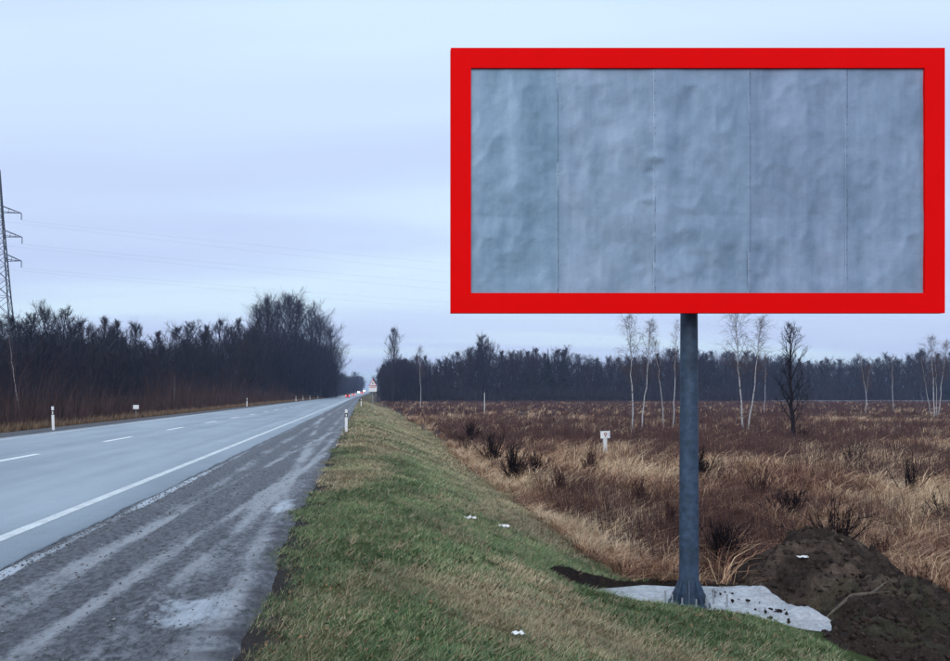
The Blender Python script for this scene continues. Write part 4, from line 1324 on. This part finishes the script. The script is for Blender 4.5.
def right_wood():
    grp = 'bare trees of the wood beyond the field'
    lab = 'dark bare tree in the wood beyond the field'
    for row, (dy, k0, k1, step) in enumerate(((0, 0.50, 0.85, 12), (12, 0.94, 1.05, 10.5))):
        x = 402 + 4 * row
        while x < 1040:
            Y = np.interp(x, [375, 440, 950, 1100], [272, 285, 345, 360]) + dy + rs.uniform(-4, 4)
            X = PX(x, Y)
            ht = top_height(X, Y, np.interp(x, *RSKY)) * rs.uniform(k0, k1)
            plant(rs.choice(P_BROAD), 'bare_tree', lab, 'tree', X, Y, ht, grp, rs.uniform(0, 6.3), wide=rs.uniform(0.95, 1.3))
            x += rs.uniform(0.7, 1.3) * step
    for i in range(15):                       # the corner of the wood by the road
        x = rs.uniform(378, 412)
        Y = rs.uniform(262, 330)
        X = PX(x, Y)
        plant(rs.choice(P_BROAD), 'bare_tree', 'dark bare tree in the corner of the wood nearest the right roadside', 'tree', X, Y, top_height(X, Y, np.interp(x, *RSKY) + rs.uniform(0, 14)), 'trees at the wood corner right of the road', rs.uniform(0, 6.3), wide=1.2)
    for i in range(11):
        Y = 350 + 600 * (i + rs.random()) / 11
        X = 9.5 + abs(rs.gauss(0, 7)) + float(off(Y))
        plant(rs.choice(P_BROAD), 'bare_tree', 'far dark tree lining the right of the road towards the horizon', 'tree', X, Y, rs.uniform(11, 16), 'far trees along the right of the road', rs.uniform(0, 6.3), wide=1.2)
    X = PX(393, 262)
    plant(P_CONE, 'tall_bare_tree', 'tall bare tree rising above the wood corner right of the road', 'tree', X, 262, top_height(X, 262, 330), None, 1.0, wide=0.8)
    for x, yt, lb in ((533, 346, 'leftmost of three dark conifers topping the far wood'), (548, 348, 'middle one of three dark conifers topping the far wood'), (564, 349, 'rightmost of three dark conifers topping the far wood')):
        Y = 300
        plant(P_SPRUCE[x % 2], 'spruce_tree', lb, 'tree', PX(x, Y), Y, top_height(PX(x, Y), Y, yt), 'conifers in the far wood', x, wide=1.2)
    plant(P_BROAD[0], 'bare_tree', 'highest round crowned tree of the far wood, left of the conifers', 'tree', PX(479, 300), 300, top_height(PX(479, 300), 300, 338), None, 2.0)


def field_trees():
    # (proto, label, foot px, foot Y, top px x, top px y)
    rows = [
        (0, 'tall white birch, leftmost of the group behind the white marker post', 633, 58, 628, 312),
        (1, 'white birch leaning right, middle of the group behind the marker post', 641, 59, 651, 316),
        (2, 'slim birch leaning left between the marker post and the billboard post', 664, 62, 653, 334),
        (2, 'thin birch half hidden close by the left of the billboard post', 673, 64, 677, 316),
        (0, 'white birch just right of the billboard post, its top behind the board', 744, 58, 735, 300),
        (1, 'white birch leaning right beside the black tree', 748, 58, 762, 312),
        (2, 'faint thin birch between the birch pair and the black tree', 764, 110, 765, 350),
        (2, 'left birch of the low pale pair far across the field', 868, 120, 859, 352),
        (1, 'right birch of the low pale pair far across the field', 865, 105, 870, 362),
        (2, 'lone thin pale birch far out before the wood', 894, 120, 893, 352),
        (2, 'left leaning birch of the pale clump at the right edge', 932, 90, 920, 352),
        (0, 'tallest middle birch of the pale clump at the right edge', 934, 88, 930, 334),
        (2, 'straight thin birch in the pale clump at the right edge', 936, 92, 935, 350),
        (1, 'right leaning birch of the pale clump at the right edge', 938, 90, 948, 338),
        (1, 'lone birch with a white stem by the wood corner near the road', 421, 175, 420, 345),
    ]
    for i, (k, lab, fx, Y, tx, ty) in enumerate(rows):
        X = PX(fx, Y)
        ht = top_height(X, Y, ty)
        dx = PX(tx, Y) - X
        plant(P_BIRCH[k], 'birch_tree', lab, 'birch', X, Y, ht, 'birches in the field', i * 1.3, tilt=(0, math.atan2(dx, ht)), wide=1.0)
    # rotation order: tilt about the world Y axis after the spin
    X, Y = PX(795, 46), 46
    plant(P_BLACK, 'black_tree', 'small black bare tree standing alone in the field', 'tree', X, Y, top_height(X, Y, 322), None, 0.4, tilt=(0, -0.03), wide=0.85)
    X, Y = PX(21, 84), 84
    plant(P_BIRCH[2], 'birch_tree', 'slanting white birch stem before the left wood under the pylon', 'birch', X, Y, 9.5, None, 0.0, tilt=(0, -0.14))
    X, Y = PX(175, 95), 95
    plant(P_BIRCH[2], 'birch_tree', 'thin pale birch stem at the edge of the left wood', 'birch', X, Y, 5.0, None, 0.0)


def shrub_mesh(seed, h, ns, fan, r=0.012):
    rg = np.random.default_rng(seed)
    mid = []; thin = []
    for i in range(ns):
        az = rg.uniform(0, 2 * np.pi); el = math.radians(90 - abs(rg.normal(0, fan)))
        d = np.array((math.cos(az) * math.cos(el), math.sin(az) * math.cos(el), math.sin(el)))
        p = np.array((rg.normal(0, 0.06), rg.normal(0, 0.06), 0)); L = h * rg.uniform(0.55, 1.1)
        for s in range(5):
            d = d + rg.normal(0, 0.10, 3) + (0, 0, 0.05); d /= np.linalg.norm(d)
            e = p + d * L / 5
            mid.append((*p, *e, r * (1 - s / 6), r * (1 - (s + 1) / 6)))
            if s > 0:
                for _ in range(3):
                    fd = d + rg.normal(0, 0.5, 3); fd /= np.linalg.norm(fd)
                    e2 = p + fd * L * rg.uniform(0.12, 0.3)
                    thin.append((*p, *e2, r * 0.4, r * 0.15))
            p = e
    return seg_mesh('shrub', [(mid, 4), (thin, 3)])


def shrubs():
    m1 = BARK('dark_shrub_bark', (0.016, 0.011, 0.013)); m2 = BARK('red_shrub_bark', (0.075, 0.036, 0.030))
    rows = [(835, 14.0, 1.30, 34, 22, m1, 'dark bushy shrub just behind the dirt heap'), (911, 22, 1.5, 16, 14, m1, 'tall thin dark shrub near the right edge of the field'),
            (724, 13.0, 0.85, 70, 32, m1, 'dark tangled shrub just right of the billboard post'), (513, 25, 1.35, 46, 28, m1, 'dark shrub at the foot of the grass slope'),
            (916, 11.6, 0.5, 12, 16, m2, 'small withered shrub right of the dirt heap'), (676, 16, 0.9, 20, 25, m2, 'reddish shrub behind the billboard post'),
            (560, 22, 0.9, 26, 30, m2, 'rusty red shrub at the slope foot left of the marker post'), (535, 27, 1.0, 26, 30, m1, 'dark spreading shrub behind the rusty one at the slope foot'),
            (760, 22, 1.0, 24, 25, m2, 'rusty shrub in the field between the post and the black tree'), (852, 30, 1.2, 20, 22, m1, 'dark shrub far behind the dirt heap in the field'),
            (803, 45.5, 1.2, 24, 20, m1, 'dark shrub at the foot of the black tree'), (945, 17, 0.9, 18, 25, m1, 'low dark shrub at the right picture edge'),
            (494, 31, 1.4, 40, 28, m1, 'dark shrub up the slope foot, left of the other slope shrubs'), (470, 42, 1.5, 40, 30, m1, 'farthest dark shrub along the foot of the grass slope'),
            (640, 20, 0.9, 40, 32, m2, 'rusty spreading shrub just below the marker post'), (590, 27, 1.0, 40, 30, m2, 'rusty shrub left below the marker post'),
            (790, 18, 0.9, 36, 30, m1, 'dark low shrub between the post and the heap shrub'), (880, 13.6, 0.6, 30, 30, m2, 'rusty low shrub behind the right flank of the heap'),
            (700, 26, 1.2, 40, 28, m1, 'dark shrub showing just right of the middle of the billboard post')]
    for i, (x, Y, h, ns, fan, m, lab) in enumerate(rows):
        X = PX(x, Y)
        o = link('shrub', shrub_mesh(900 + i, h, ns, fan, 0.010 + Y * 0.0004), m)
        o.location = (X, Y, float(ground_z(np.array([X]), np.array([Y]))[0]) - 0.03)
        tag(o, lab, 'shrub', 'shrubs in the field')


def wood_interior():
    """the depths of the woods: stems and twigs behind the front trees, seen only as a dark mass"""
    parts = []
    def fill(X, Y, top, hh, ww):
        n = len(X)
        zb = ground_z(X, Y)
        z = zb + top * R.random(n) ** 1.25 * 0.92
        az = R.uniform(0, 2 * np.pi, n)
        r1 = R.random(n)[:, None]
        c = np.array((0.016, 0.015, 0.024)) * (1 - r1) + np.array((0.038, 0.032, 0.042)) * r1
        h = hh * R.uniform(0.5, 1.4, n) * np.clip((zb + top - z) / 3 + 0.25, 0.3, 1)
        parts.append(blades(np.stack([X, Y, z], 1), h, ww * R.uniform(0.5, 1.4, n), az, R.uniform(0, 0.6, n), R.uniform(-0.2, 0.5, n), c, False))
    n = 60000
    x = R.uniform(-150, 265, n)
    Y = np.interp(x, [-160, 0, 120, 240, 265], [112, 122, 150, 205, 228]) + R.uniform(-10, 45, n)
    X = PX(x, Y)
    sk = np.interp(x, [-160, 0, 20, 50, 70, 85, 105, 125, 145, 165, 185, 210, 235, 265], [322, 330, 320, 313, 318, 326, 319, 329, 333, 333, 329, 326, 320, 330])
    fill(X, Y, (PZ(sk, Y) + 0.8) * 0.80, 3.2, 0.11)
    n = 26000
    x = R.uniform(248, 347, n)
    Y = np.interp(x, [250, 338, 345], [222, 370, 470]) + R.uniform(0, 45, n)
    X = np.minimum(PX(x, Y), -16.5)
    lim = np.interp(x, [250, 300, 325, 338, 347], [338, 338, 346, 362, 380])
    fill(X, Y, PZ(lim, Y) + 0.6, 5.0, 0.17)
    n = 70000
    x = R.uniform(380, 1080, n)
    Y = np.interp(x, [375, 440, 950, 1100], [285, 292, 352, 368]) + R.uniform(0, 40, n)
    X = PX(x, Y)
    fill(X, Y, (PZ(np.interp(x, *RSKY), Y) + 1.4) * 0.86, 4.0, 0.17)
    n = 20000
    Y = R.uniform(420, 1000, n); sgn = R.random(n) < 0.6
    u = np.where(sgn, -17.5 - R.uniform(0, 25, n), 10.5 + R.uniform(0, 40, n))
    fill(u + off(Y), Y, np.full(n, 13.5), 5.0, 0.3)
    v, f, c = merge(parts)
    tag(link('wood_interior', mesh_np('wood_interior', v, f, c), M_GRASS), 'dark tangle of stems and twigs deep inside the woods', 'wood', kind='stuff')


wood_interior()
left_wood()
left_tall()
right_wood()
field_trees()
shrubs()


# ------------------------------------------------------------------ pylon and wires
def build_pylon():
    Y = 128.0
    X = PX(-1, Y)
    zg = float(ground_z(np.array([X]), np.array([Y]))[0])
    top = PZ(170, Y) - zg
    root = thing('lattice_pylon', 'tall steel lattice pylon above the wood at the left edge', 'pylon', (X, Y, zg), 0.25)
    m = material('pylon_steel', (0.085, 0.095, 0.115), 0.6, metal=0.3)
    hw = lambda z: float(np.interp(z, [0, top * 0.42, top * 0.80, top], [3.7, 1.75, 0.60, 0.12]))
    zs = [0]
    while zs[-1] < top * 0.97:
        zs.append(min(top, zs[-1] + max(1.0, hw(zs[-1]) * 1.75)))
    zs[-1] = top
    C4 = [(1, 1), (1, -1), (-1, -1), (-1, 1)]
    for sx, sy in C4:
        mb = MB()
        for a, b in zip(zs[:-1], zs[1:]):
            mb.tube((sx * hw(a), sy * hw(a), a), (sx * hw(b), sy * hw(b), b), 0.12, n=5)
        mb.obj('leg', m, root)
    for k in range(4):
        p, q = C4[k], C4[(k + 1) % 4]
        mb = MB()
        for a, b in zip(zs[:-1], zs[1:]):
            mb.tube((p[0] * hw(a), p[1] * hw(a), a), (q[0] * hw(b), q[1] * hw(b), b), 0.05, n=4)
            mb.tube((q[0] * hw(a), q[1] * hw(a), a), (p[0] * hw(b), p[1] * hw(b), b), 0.05, n=4)
            mb.tube((p[0] * hw(b), p[1] * hw(b), b), (q[0] * hw(b), q[1] * hw(b), b), 0.045, n=4)
        mb.obj('lattice_side', m, root)
    ins = material('insulator_glass', (0.05, 0.06, 0.07), 0.3)
    ends = []
    for yy, ln in ((212, 3.5), (236, 3.6), (260, 3.5)):
        z = PZ(yy, Y) - zg
        for s in (1, -1):
            w = hw(z)
            mb = MB()
            tip = (s * ln, 0, z)
            for sy in (1, -1):
                mb.tube((s * w, sy * w, z), tip, 0.06, n=4)
                mb.tube((s * w, sy * w, z + 1.0), tip, 0.06, n=4)
            for t in (0.3, 0.6):
                mb.tube((s * (w + (ln - w) * t), w * (1 - t), z), (s * (w + (ln - w) * t), -w * (1 - t), z), 0.04, n=4)
                mb.tube((s * (w + (ln - w) * t), w * (1 - t), z), (s * (w + (ln - w) * t), w * (1 - t), z + 1.0 * (1 - t)), 0.04, n=4)
            arm = mb.obj('crossarm', m, root)
            mi = MB()
            for i in range(7):
                mi.tube((s * ln, 0, z - 0.08 - i * 0.16), (s * ln, 0, z - 0.17 - i * 0.16), 0.13, 0.05, n=8)
            mi.obj('insulator', ins, arm)
            ends.append((s, z, ln))
    c, s_ = math.cos(0.25), math.sin(0.25)
    wm = material('wire_aluminium', (0.35, 0.37, 0.40), 0.5, metal=0.4)
    names = {(1, 0): 'uppermost', (1, 1): 'middle', (1, 2): 'lowest'}
    for i, (sg, z, ln) in enumerate(ends):
        p0 = np.array((X + c * sg * ln, Y + s_ * sg * ln, zg + z - 1.25))
        p1 = np.array((X + c * sg * ln + 309 + 0 * sg, Y + s_ * sg * ln + 136 - 16 * sg, zg + z - 1.25 + 1.0))
        mb = MB()
        K = 40
        prev = None
        for k in range(K + 1):
            t = k / K
            p = p0 + (p1 - p0) * t
            p = p - np.array((0, 0, 4 * 6.0 * t * (1 - t) * 0.55))
            if prev is not None:
                mb.tube(prev, p, 0.009, n=4, cap=False)
            prev = p
        o = mb.obj('power_line', wm)
        side = 'near' if sg > 0 else 'far'
        tag(o, f'{["uppermost", "middle", "lowest"][i // 2]} thin power line wire from the {"right" if sg > 0 else "left"} arms of the pylon', 'power line', 'wires from the pylon')


build_pylon()


# ------------------------------------------------------------------ roadside furniture
M_WHITE = material('white_plastic', (0.80, 0.80, 0.80), 0.5, noise=[6.0], dark=(0.85, 1.05))
M_BLACKP = material('black_plastic', (0.015, 0.015, 0.018), 0.5)
M_REFL = material('reflector', (0.75, 0.72, 0.68), 0.25)
M_REDP = material('red_sign_paint', (0.55, 0.08, 0.08), 0.5)
M_ZINC = material('zinc_pole', (0.30, 0.31, 0.33), 0.5, metal=0.4)


def delineator(X, Y, h, label, rz=0.0, lean=0.0, group='marker posts along the road'):
    z = float(ground_z(np.array([X]), np.array([Y]))[0])
    z = max(z, -0.05 + float(rise(Y))) - 0.02
    root = thing('delineator_post', label, 'marker post', (X, Y, z), rz, group)
    root.rotation_euler = (0, lean, rz)
    prof = lambda k: [(-0.06 * k, -0.035 * k), (0.06 * k, -0.035 * k), (0.045 * k, 0.02 * k), (0.0, 0.05 * k), (-0.045 * k, 0.02 * k)]
    MB().prism(prof(1), 'z', -0.1, h * 0.66).obj('post_body', M_WHITE, root)
    # slanted black band and white head
    b = MB().prism(prof(1.05), 'z', h * 0.66, h * 0.84).obj('black_band', M_BLACKP, root)
    MB().box(-0.028, 0.028, -0.046, -0.038, h * 0.69, h * 0.80).obj('reflector', M_REFL, b)
    MB().prism(prof(1), 'z', h * 0.84, h).obj('head', M_WHITE, root, bevel=0.012)
    return root


delineator(PX(346.3, 33.2), 33.2, 1.0, 'white roadside post with a black band nearest on the right verge')
delineator(PX(361.2, 101), 101, 1.0, 'second white roadside post along the right verge, smaller and farther')
delineator(PX(35, 33), 35.0, 1.12, 'white marker post on the far roadside at the left picture edge', lean=-0.04)
delineator(PX(247, 101), 101, 1.15, 'far white marker post on the left roadside below the tall trees')
for x, Y, lb in ((296, 172, 'first tiny pale post left of the road beyond the tall trees'), (303, 195, 'second tiny pale post left of the road beyond the tall trees'), (310, 222, 'third tiny pale post left of the road beyond the tall trees'), (318, 262, 'farthest tiny pale post left of the road')):
    delineator(PX(x, Y), Y, 1.2, lb)


def kilometre_plate():
    Y = 53.0; X = PX(136, Y)
    z = float(ground_z(np.array([X]), np.array([Y]))[0])
    root = thing('distance_plate', 'small white plate on a low stake across the road', 'sign', (X, Y, z))
    zc = PZ(407, Y) - z
    MB().box(-0.2, 0.2, -0.012, 0.012, zc - 0.14, zc + 0.14).obj('plate', M_WHITE, root, bevel=0.006)
    MB().tube((0, 0.03, -0.1), (0, 0.03, zc + 0.1), 0.02).obj('stake', M_ZINC, root)


def warning_sign():
    Y = 86.0; X = PX(372.8, Y)
    z = float(ground_z(np.array([X]), np.array([Y]))[0])
    root = thing('warning_sign', 'triangular red bordered warning sign above a white plate on the right verge', 'road sign', (X, Y, z))
    a, b = PZ(379, Y) - z, PZ(386, Y) - z
    MB().tube((0, 0.04, -0.1), (0, 0.04, a - 0.1), 0.035).obj('pole', M_ZINC, root)
    s = 0.46
    t = MB().prism([(-s, b + 0.02), (s, b + 0.02), (0, a)], 'y', -0.02, 0.0).obj('triangle', M_REDP, root)
    MB().prism([(-s * 0.78, b + 0.08), (s * 0.78, b + 0.08), (0, a - 0.13)], 'y', -0.026, -0.021).obj('face', M_WHITE, t)
    MB().prism([(-0.04, b + 0.18), (0.04, b + 0.18), (0.05, b + 0.42), (-0.05, b + 0.42)], 'y', -0.032, -0.027).obj('symbol', M_BLACKP, t)
    p = MB().box(-0.45, 0.45, -0.02, 0.0, PZ(391.6, Y) - z, b - 0.03).obj('plate', M_WHITE, root)
    MB().box(-0.36, 0.36, -0.026, -0.021, b - 0.18, b - 0.10).obj('plate_stripe', M_REDP, p)


def marker_post():
    Y = 36.0; X = PX(605, Y)
    z = float(ground_z(np.array([X]), np.array([Y]))[0])
    root = thing('pipeline_marker', 'white post with a small white plate bearing a reddish mark in the field', 'marker post', (X, Y, z), 0.15)
    zt, zb = PZ(430.8, Y) - z, PZ(438.2, Y) - z
    MB().prism([(-0.085, -0.06), (0.085, -0.06), (0.085, 0.06), (-0.085, 0.06)], 'z', -0.2, zt - 0.06).obj('post', M_WHITE, root, bevel=0.015)
    # slightly curled plate
    n = 10
    v = []
    for i in range(n + 1):
        t = i / n - 0.5
        for zz in (zb, zt):
            v.append((t * 0.50, -0.085 + 0.22 * t * t + 0.04 * t, zz - (0.03 if i in (0, n) and zz == zb else 0) * 0 + 0.02 * t))
    f = [(2 * i, 2 * i + 2, 2 * i + 3, 2 * i + 1) for i in range(n)]
    me = bpy.data.meshes.new('plate'); me.from_pydata(v, [], f)
    pl = link('plate', me, M_WHITE, root)
    sl = pl.modifiers.new('thickness', 'SOLIDIFY'); sl.thickness = 0.008
    # ring-and-stroke mark
    mb = MB(); zc = (zt + zb) / 2
    for k in range(10):
        a0, a1 = 2 * math.pi * k / 10, 2 * math.pi * (k + 1) / 10
        mb.tube((-0.03 + 0.055 * math.cos(a0), -0.10, zc + 0.03 + 0.055 * math.sin(a0)), (-0.03 + 0.055 * math.cos(a1), -0.10, zc + 0.03 + 0.055 * math.sin(a1)), 0.016, n=5)
    mb.tube((-0.03, -0.10, zc - 0.02), (-0.03, -0.10, zc - 0.11), 0.016, n=5)
    mb.obj('mark', material('faded_red_mark', (0.30, 0.06, 0.06), 0.6), pl)


def thin_pole():
    Y = 120.0; X = PX(484.5, Y)
    z = float(ground_z(np.array([X]), np.array([Y]))[0])
    root = thing('thin_stake', 'thin pale stake standing in the dark scrub left of the marker post', 'stake', (X, Y, z))
    h = PZ(393, Y) - z
    MB().tube((0, 0, -0.2), (0, 0, h), 0.06, 0.045, 8).obj('stake', M_WHITE, root)
    MB().tube((0, 0, h), (0, 0, h + 0.1), 0.06, 0.02, 8).obj('cap', M_ZINC, root)


def litter():
    rg = random.Random(4)
    for x, y, s, lab in ((470, 519, 0.09, 'long crumpled white litter scrap higher on the green slope'), (504, 527, 0.08, 'white litter scrap lower right on the green slope'),
                         (518, 635, 0.045, 'small white litter scrap on the verge at the bottom'), (803, 560, 0.07, 'white scrap lying on the dark dirt heap'), (620, 562, 0.05, 'tiny pale scrap on the grass behind the pit')):
        # march the sight line down to the ground
        Y = 4.0
        f = heap_z if x == 803 else ground_z
        while Y < 40:
            X = PX(x, Y)
            z = float(f(np.array([X]), np.array([Y]))[0])
            if PZ(y, Y) <= z + 0.03: break
            Y += 0.02
        v = []; fc = []
        n = 7
        for j in range(n):
            for i in range(n):
                a, b = i / (n - 1) - 0.5, j / (n - 1) - 0.5
                v.append((a * 2 * s * (1 + rg.uniform(-.15, .15)), b * 1.2 * s, 0.035 + rg.uniform(0, 0.5) * s))
        for j in range(n - 1):
            for i in range(n - 1):
                k = j * n + i
                fc.append((k, k + 1, k + 1 + n, k + n))
        me = bpy.data.meshes.new('litter_scrap'); me.from_pydata(v, [], fc)
        o = link('litter_scrap', me, M_WHITE)
        o.location = (X, Y, z); o.rotation_euler = (0, 0, rg.uniform(-.5, .5))
        sl = o.modifiers.new('thickness', 'SOLIDIFY'); sl.thickness = 0.002
        tag(o, lab, 'litter')


kilometre_plate()
warning_sign()
marker_post()
thin_pole()
litter()


# ------------------------------------------------------------------ cars far down the road
M_TAIL = material('lit_tail_lamp', (0.6, 0.02, 0.02), 0.4, emit=(1.0, 0.08, 0.07, 9.0))
M_HEAD = material('lit_headlamp', (0.9, 0.9, 0.85), 0.3, emit=(1.0, 0.95, 0.85, 60.0))
M_TYRE = material('tyre_rubber', (0.02, 0.02, 0.02), 0.8)
M_GLASS = material('car_glass', (0.02, 0.025, 0.03), 0.1, spec=0.6)


def car(u, Y, paint, label, away=True):
    X = u + float(off(Y)); z = float(rise(Y)) + 0.005
    root = thing('car', label, 'car', (X, Y, z), 0.0 if away else math.pi, 'cars far down the road')
    m = material('car_paint', paint, 0.3, spec=0.6)
    body = [(-2.1, 0.25), (2.1, 0.25), (2.15, 0.6), (2.0, 0.85), (1.0, 0.98), (0.35, 1.42), (-1.2, 1.46), (-1.95, 1.0), (-2.15, 0.9), (-2.15, 0.5)]
    MB().prism(body, 'x', -0.88, 0.88).obj('body', m, root, bevel=0.08)
    MB().prism([(-0.6, 1.38), (0.6, 1.38), (0.68, 1.06), (-0.68, 1.06)], 'y', -1.80, -1.60).obj('rear_window', M_GLASS, root)
    MB().prism([(-0.6, 1.36), (0.6, 1.36), (0.68, 1.04), (-0.68, 1.04)], 'y', 0.62, 0.80).obj('windscreen', M_GLASS, root)
    for sx in (-1, 1):
        for yy in (-1.3, 1.3):
            MB().tube((sx * 0.72, yy, 0.32), (sx * 0.92, yy, 0.32), 0.32, n=16).obj('wheel', M_TYRE, root)
        MB().box(sx * 0.70 - 0.17, sx * 0.70 + 0.17, -2.22, -2.05, 0.66, 0.94).obj('tail_lamp', M_TAIL, root)
        MB().box(sx * 0.66 - 0.16, sx * 0.66 + 0.16, 2.04, 2.20, 0.56, 0.74).obj('headlamp', M_HEAD if not away else M_WHITE, root)
        MB().box(sx * 0.96 - 0.08, sx * 0.96 + 0.08, 0.55, 0.7, 0.95, 1.1).obj('mirror', m, root)


car(-6.3, 330, (0.25, 0.03, 0.03), 'nearest car driving away with red tail lamps lit')
car(-6.3, 430, (0.3, 0.3, 0.32), 'second car driving away with red tail lamps lit')
car(-5.6, 560, (0.4, 0.1, 0.1), 'third and farthest car driving away with red tail lamps')
car(-10.6, 620, (0.1, 0.1, 0.12), 'first oncoming car with bright headlamps on', False)
car(-10.8, 760, (0.3, 0.3, 0.3), 'farther oncoming car with bright headlamps on', False)


# ------------------------------------------------------------------ damp air
def build_haze():
    m = bpy.data.materials.new('damp_air'); m.use_nodes = True
    t = m.node_tree
    for n in list(t.nodes):
        if n.type != 'OUTPUT_MATERIAL': t.nodes.remove(n)
    v = N(t, 'ShaderNodeVolumePrincipled')
    v.inputs['Color'].default_value = (0.50, 0.65, 1.0, 1)
    v.inputs['Density'].default_value = 0.0003
    t.links.new(v.outputs[0], t.nodes['Material Output'].inputs['Volume'])
    o = MB().box(-1700, 2500, -260, 4600, -3.5, 60).obj('haze', m)
    tag(o, kind='stuff')


build_haze()
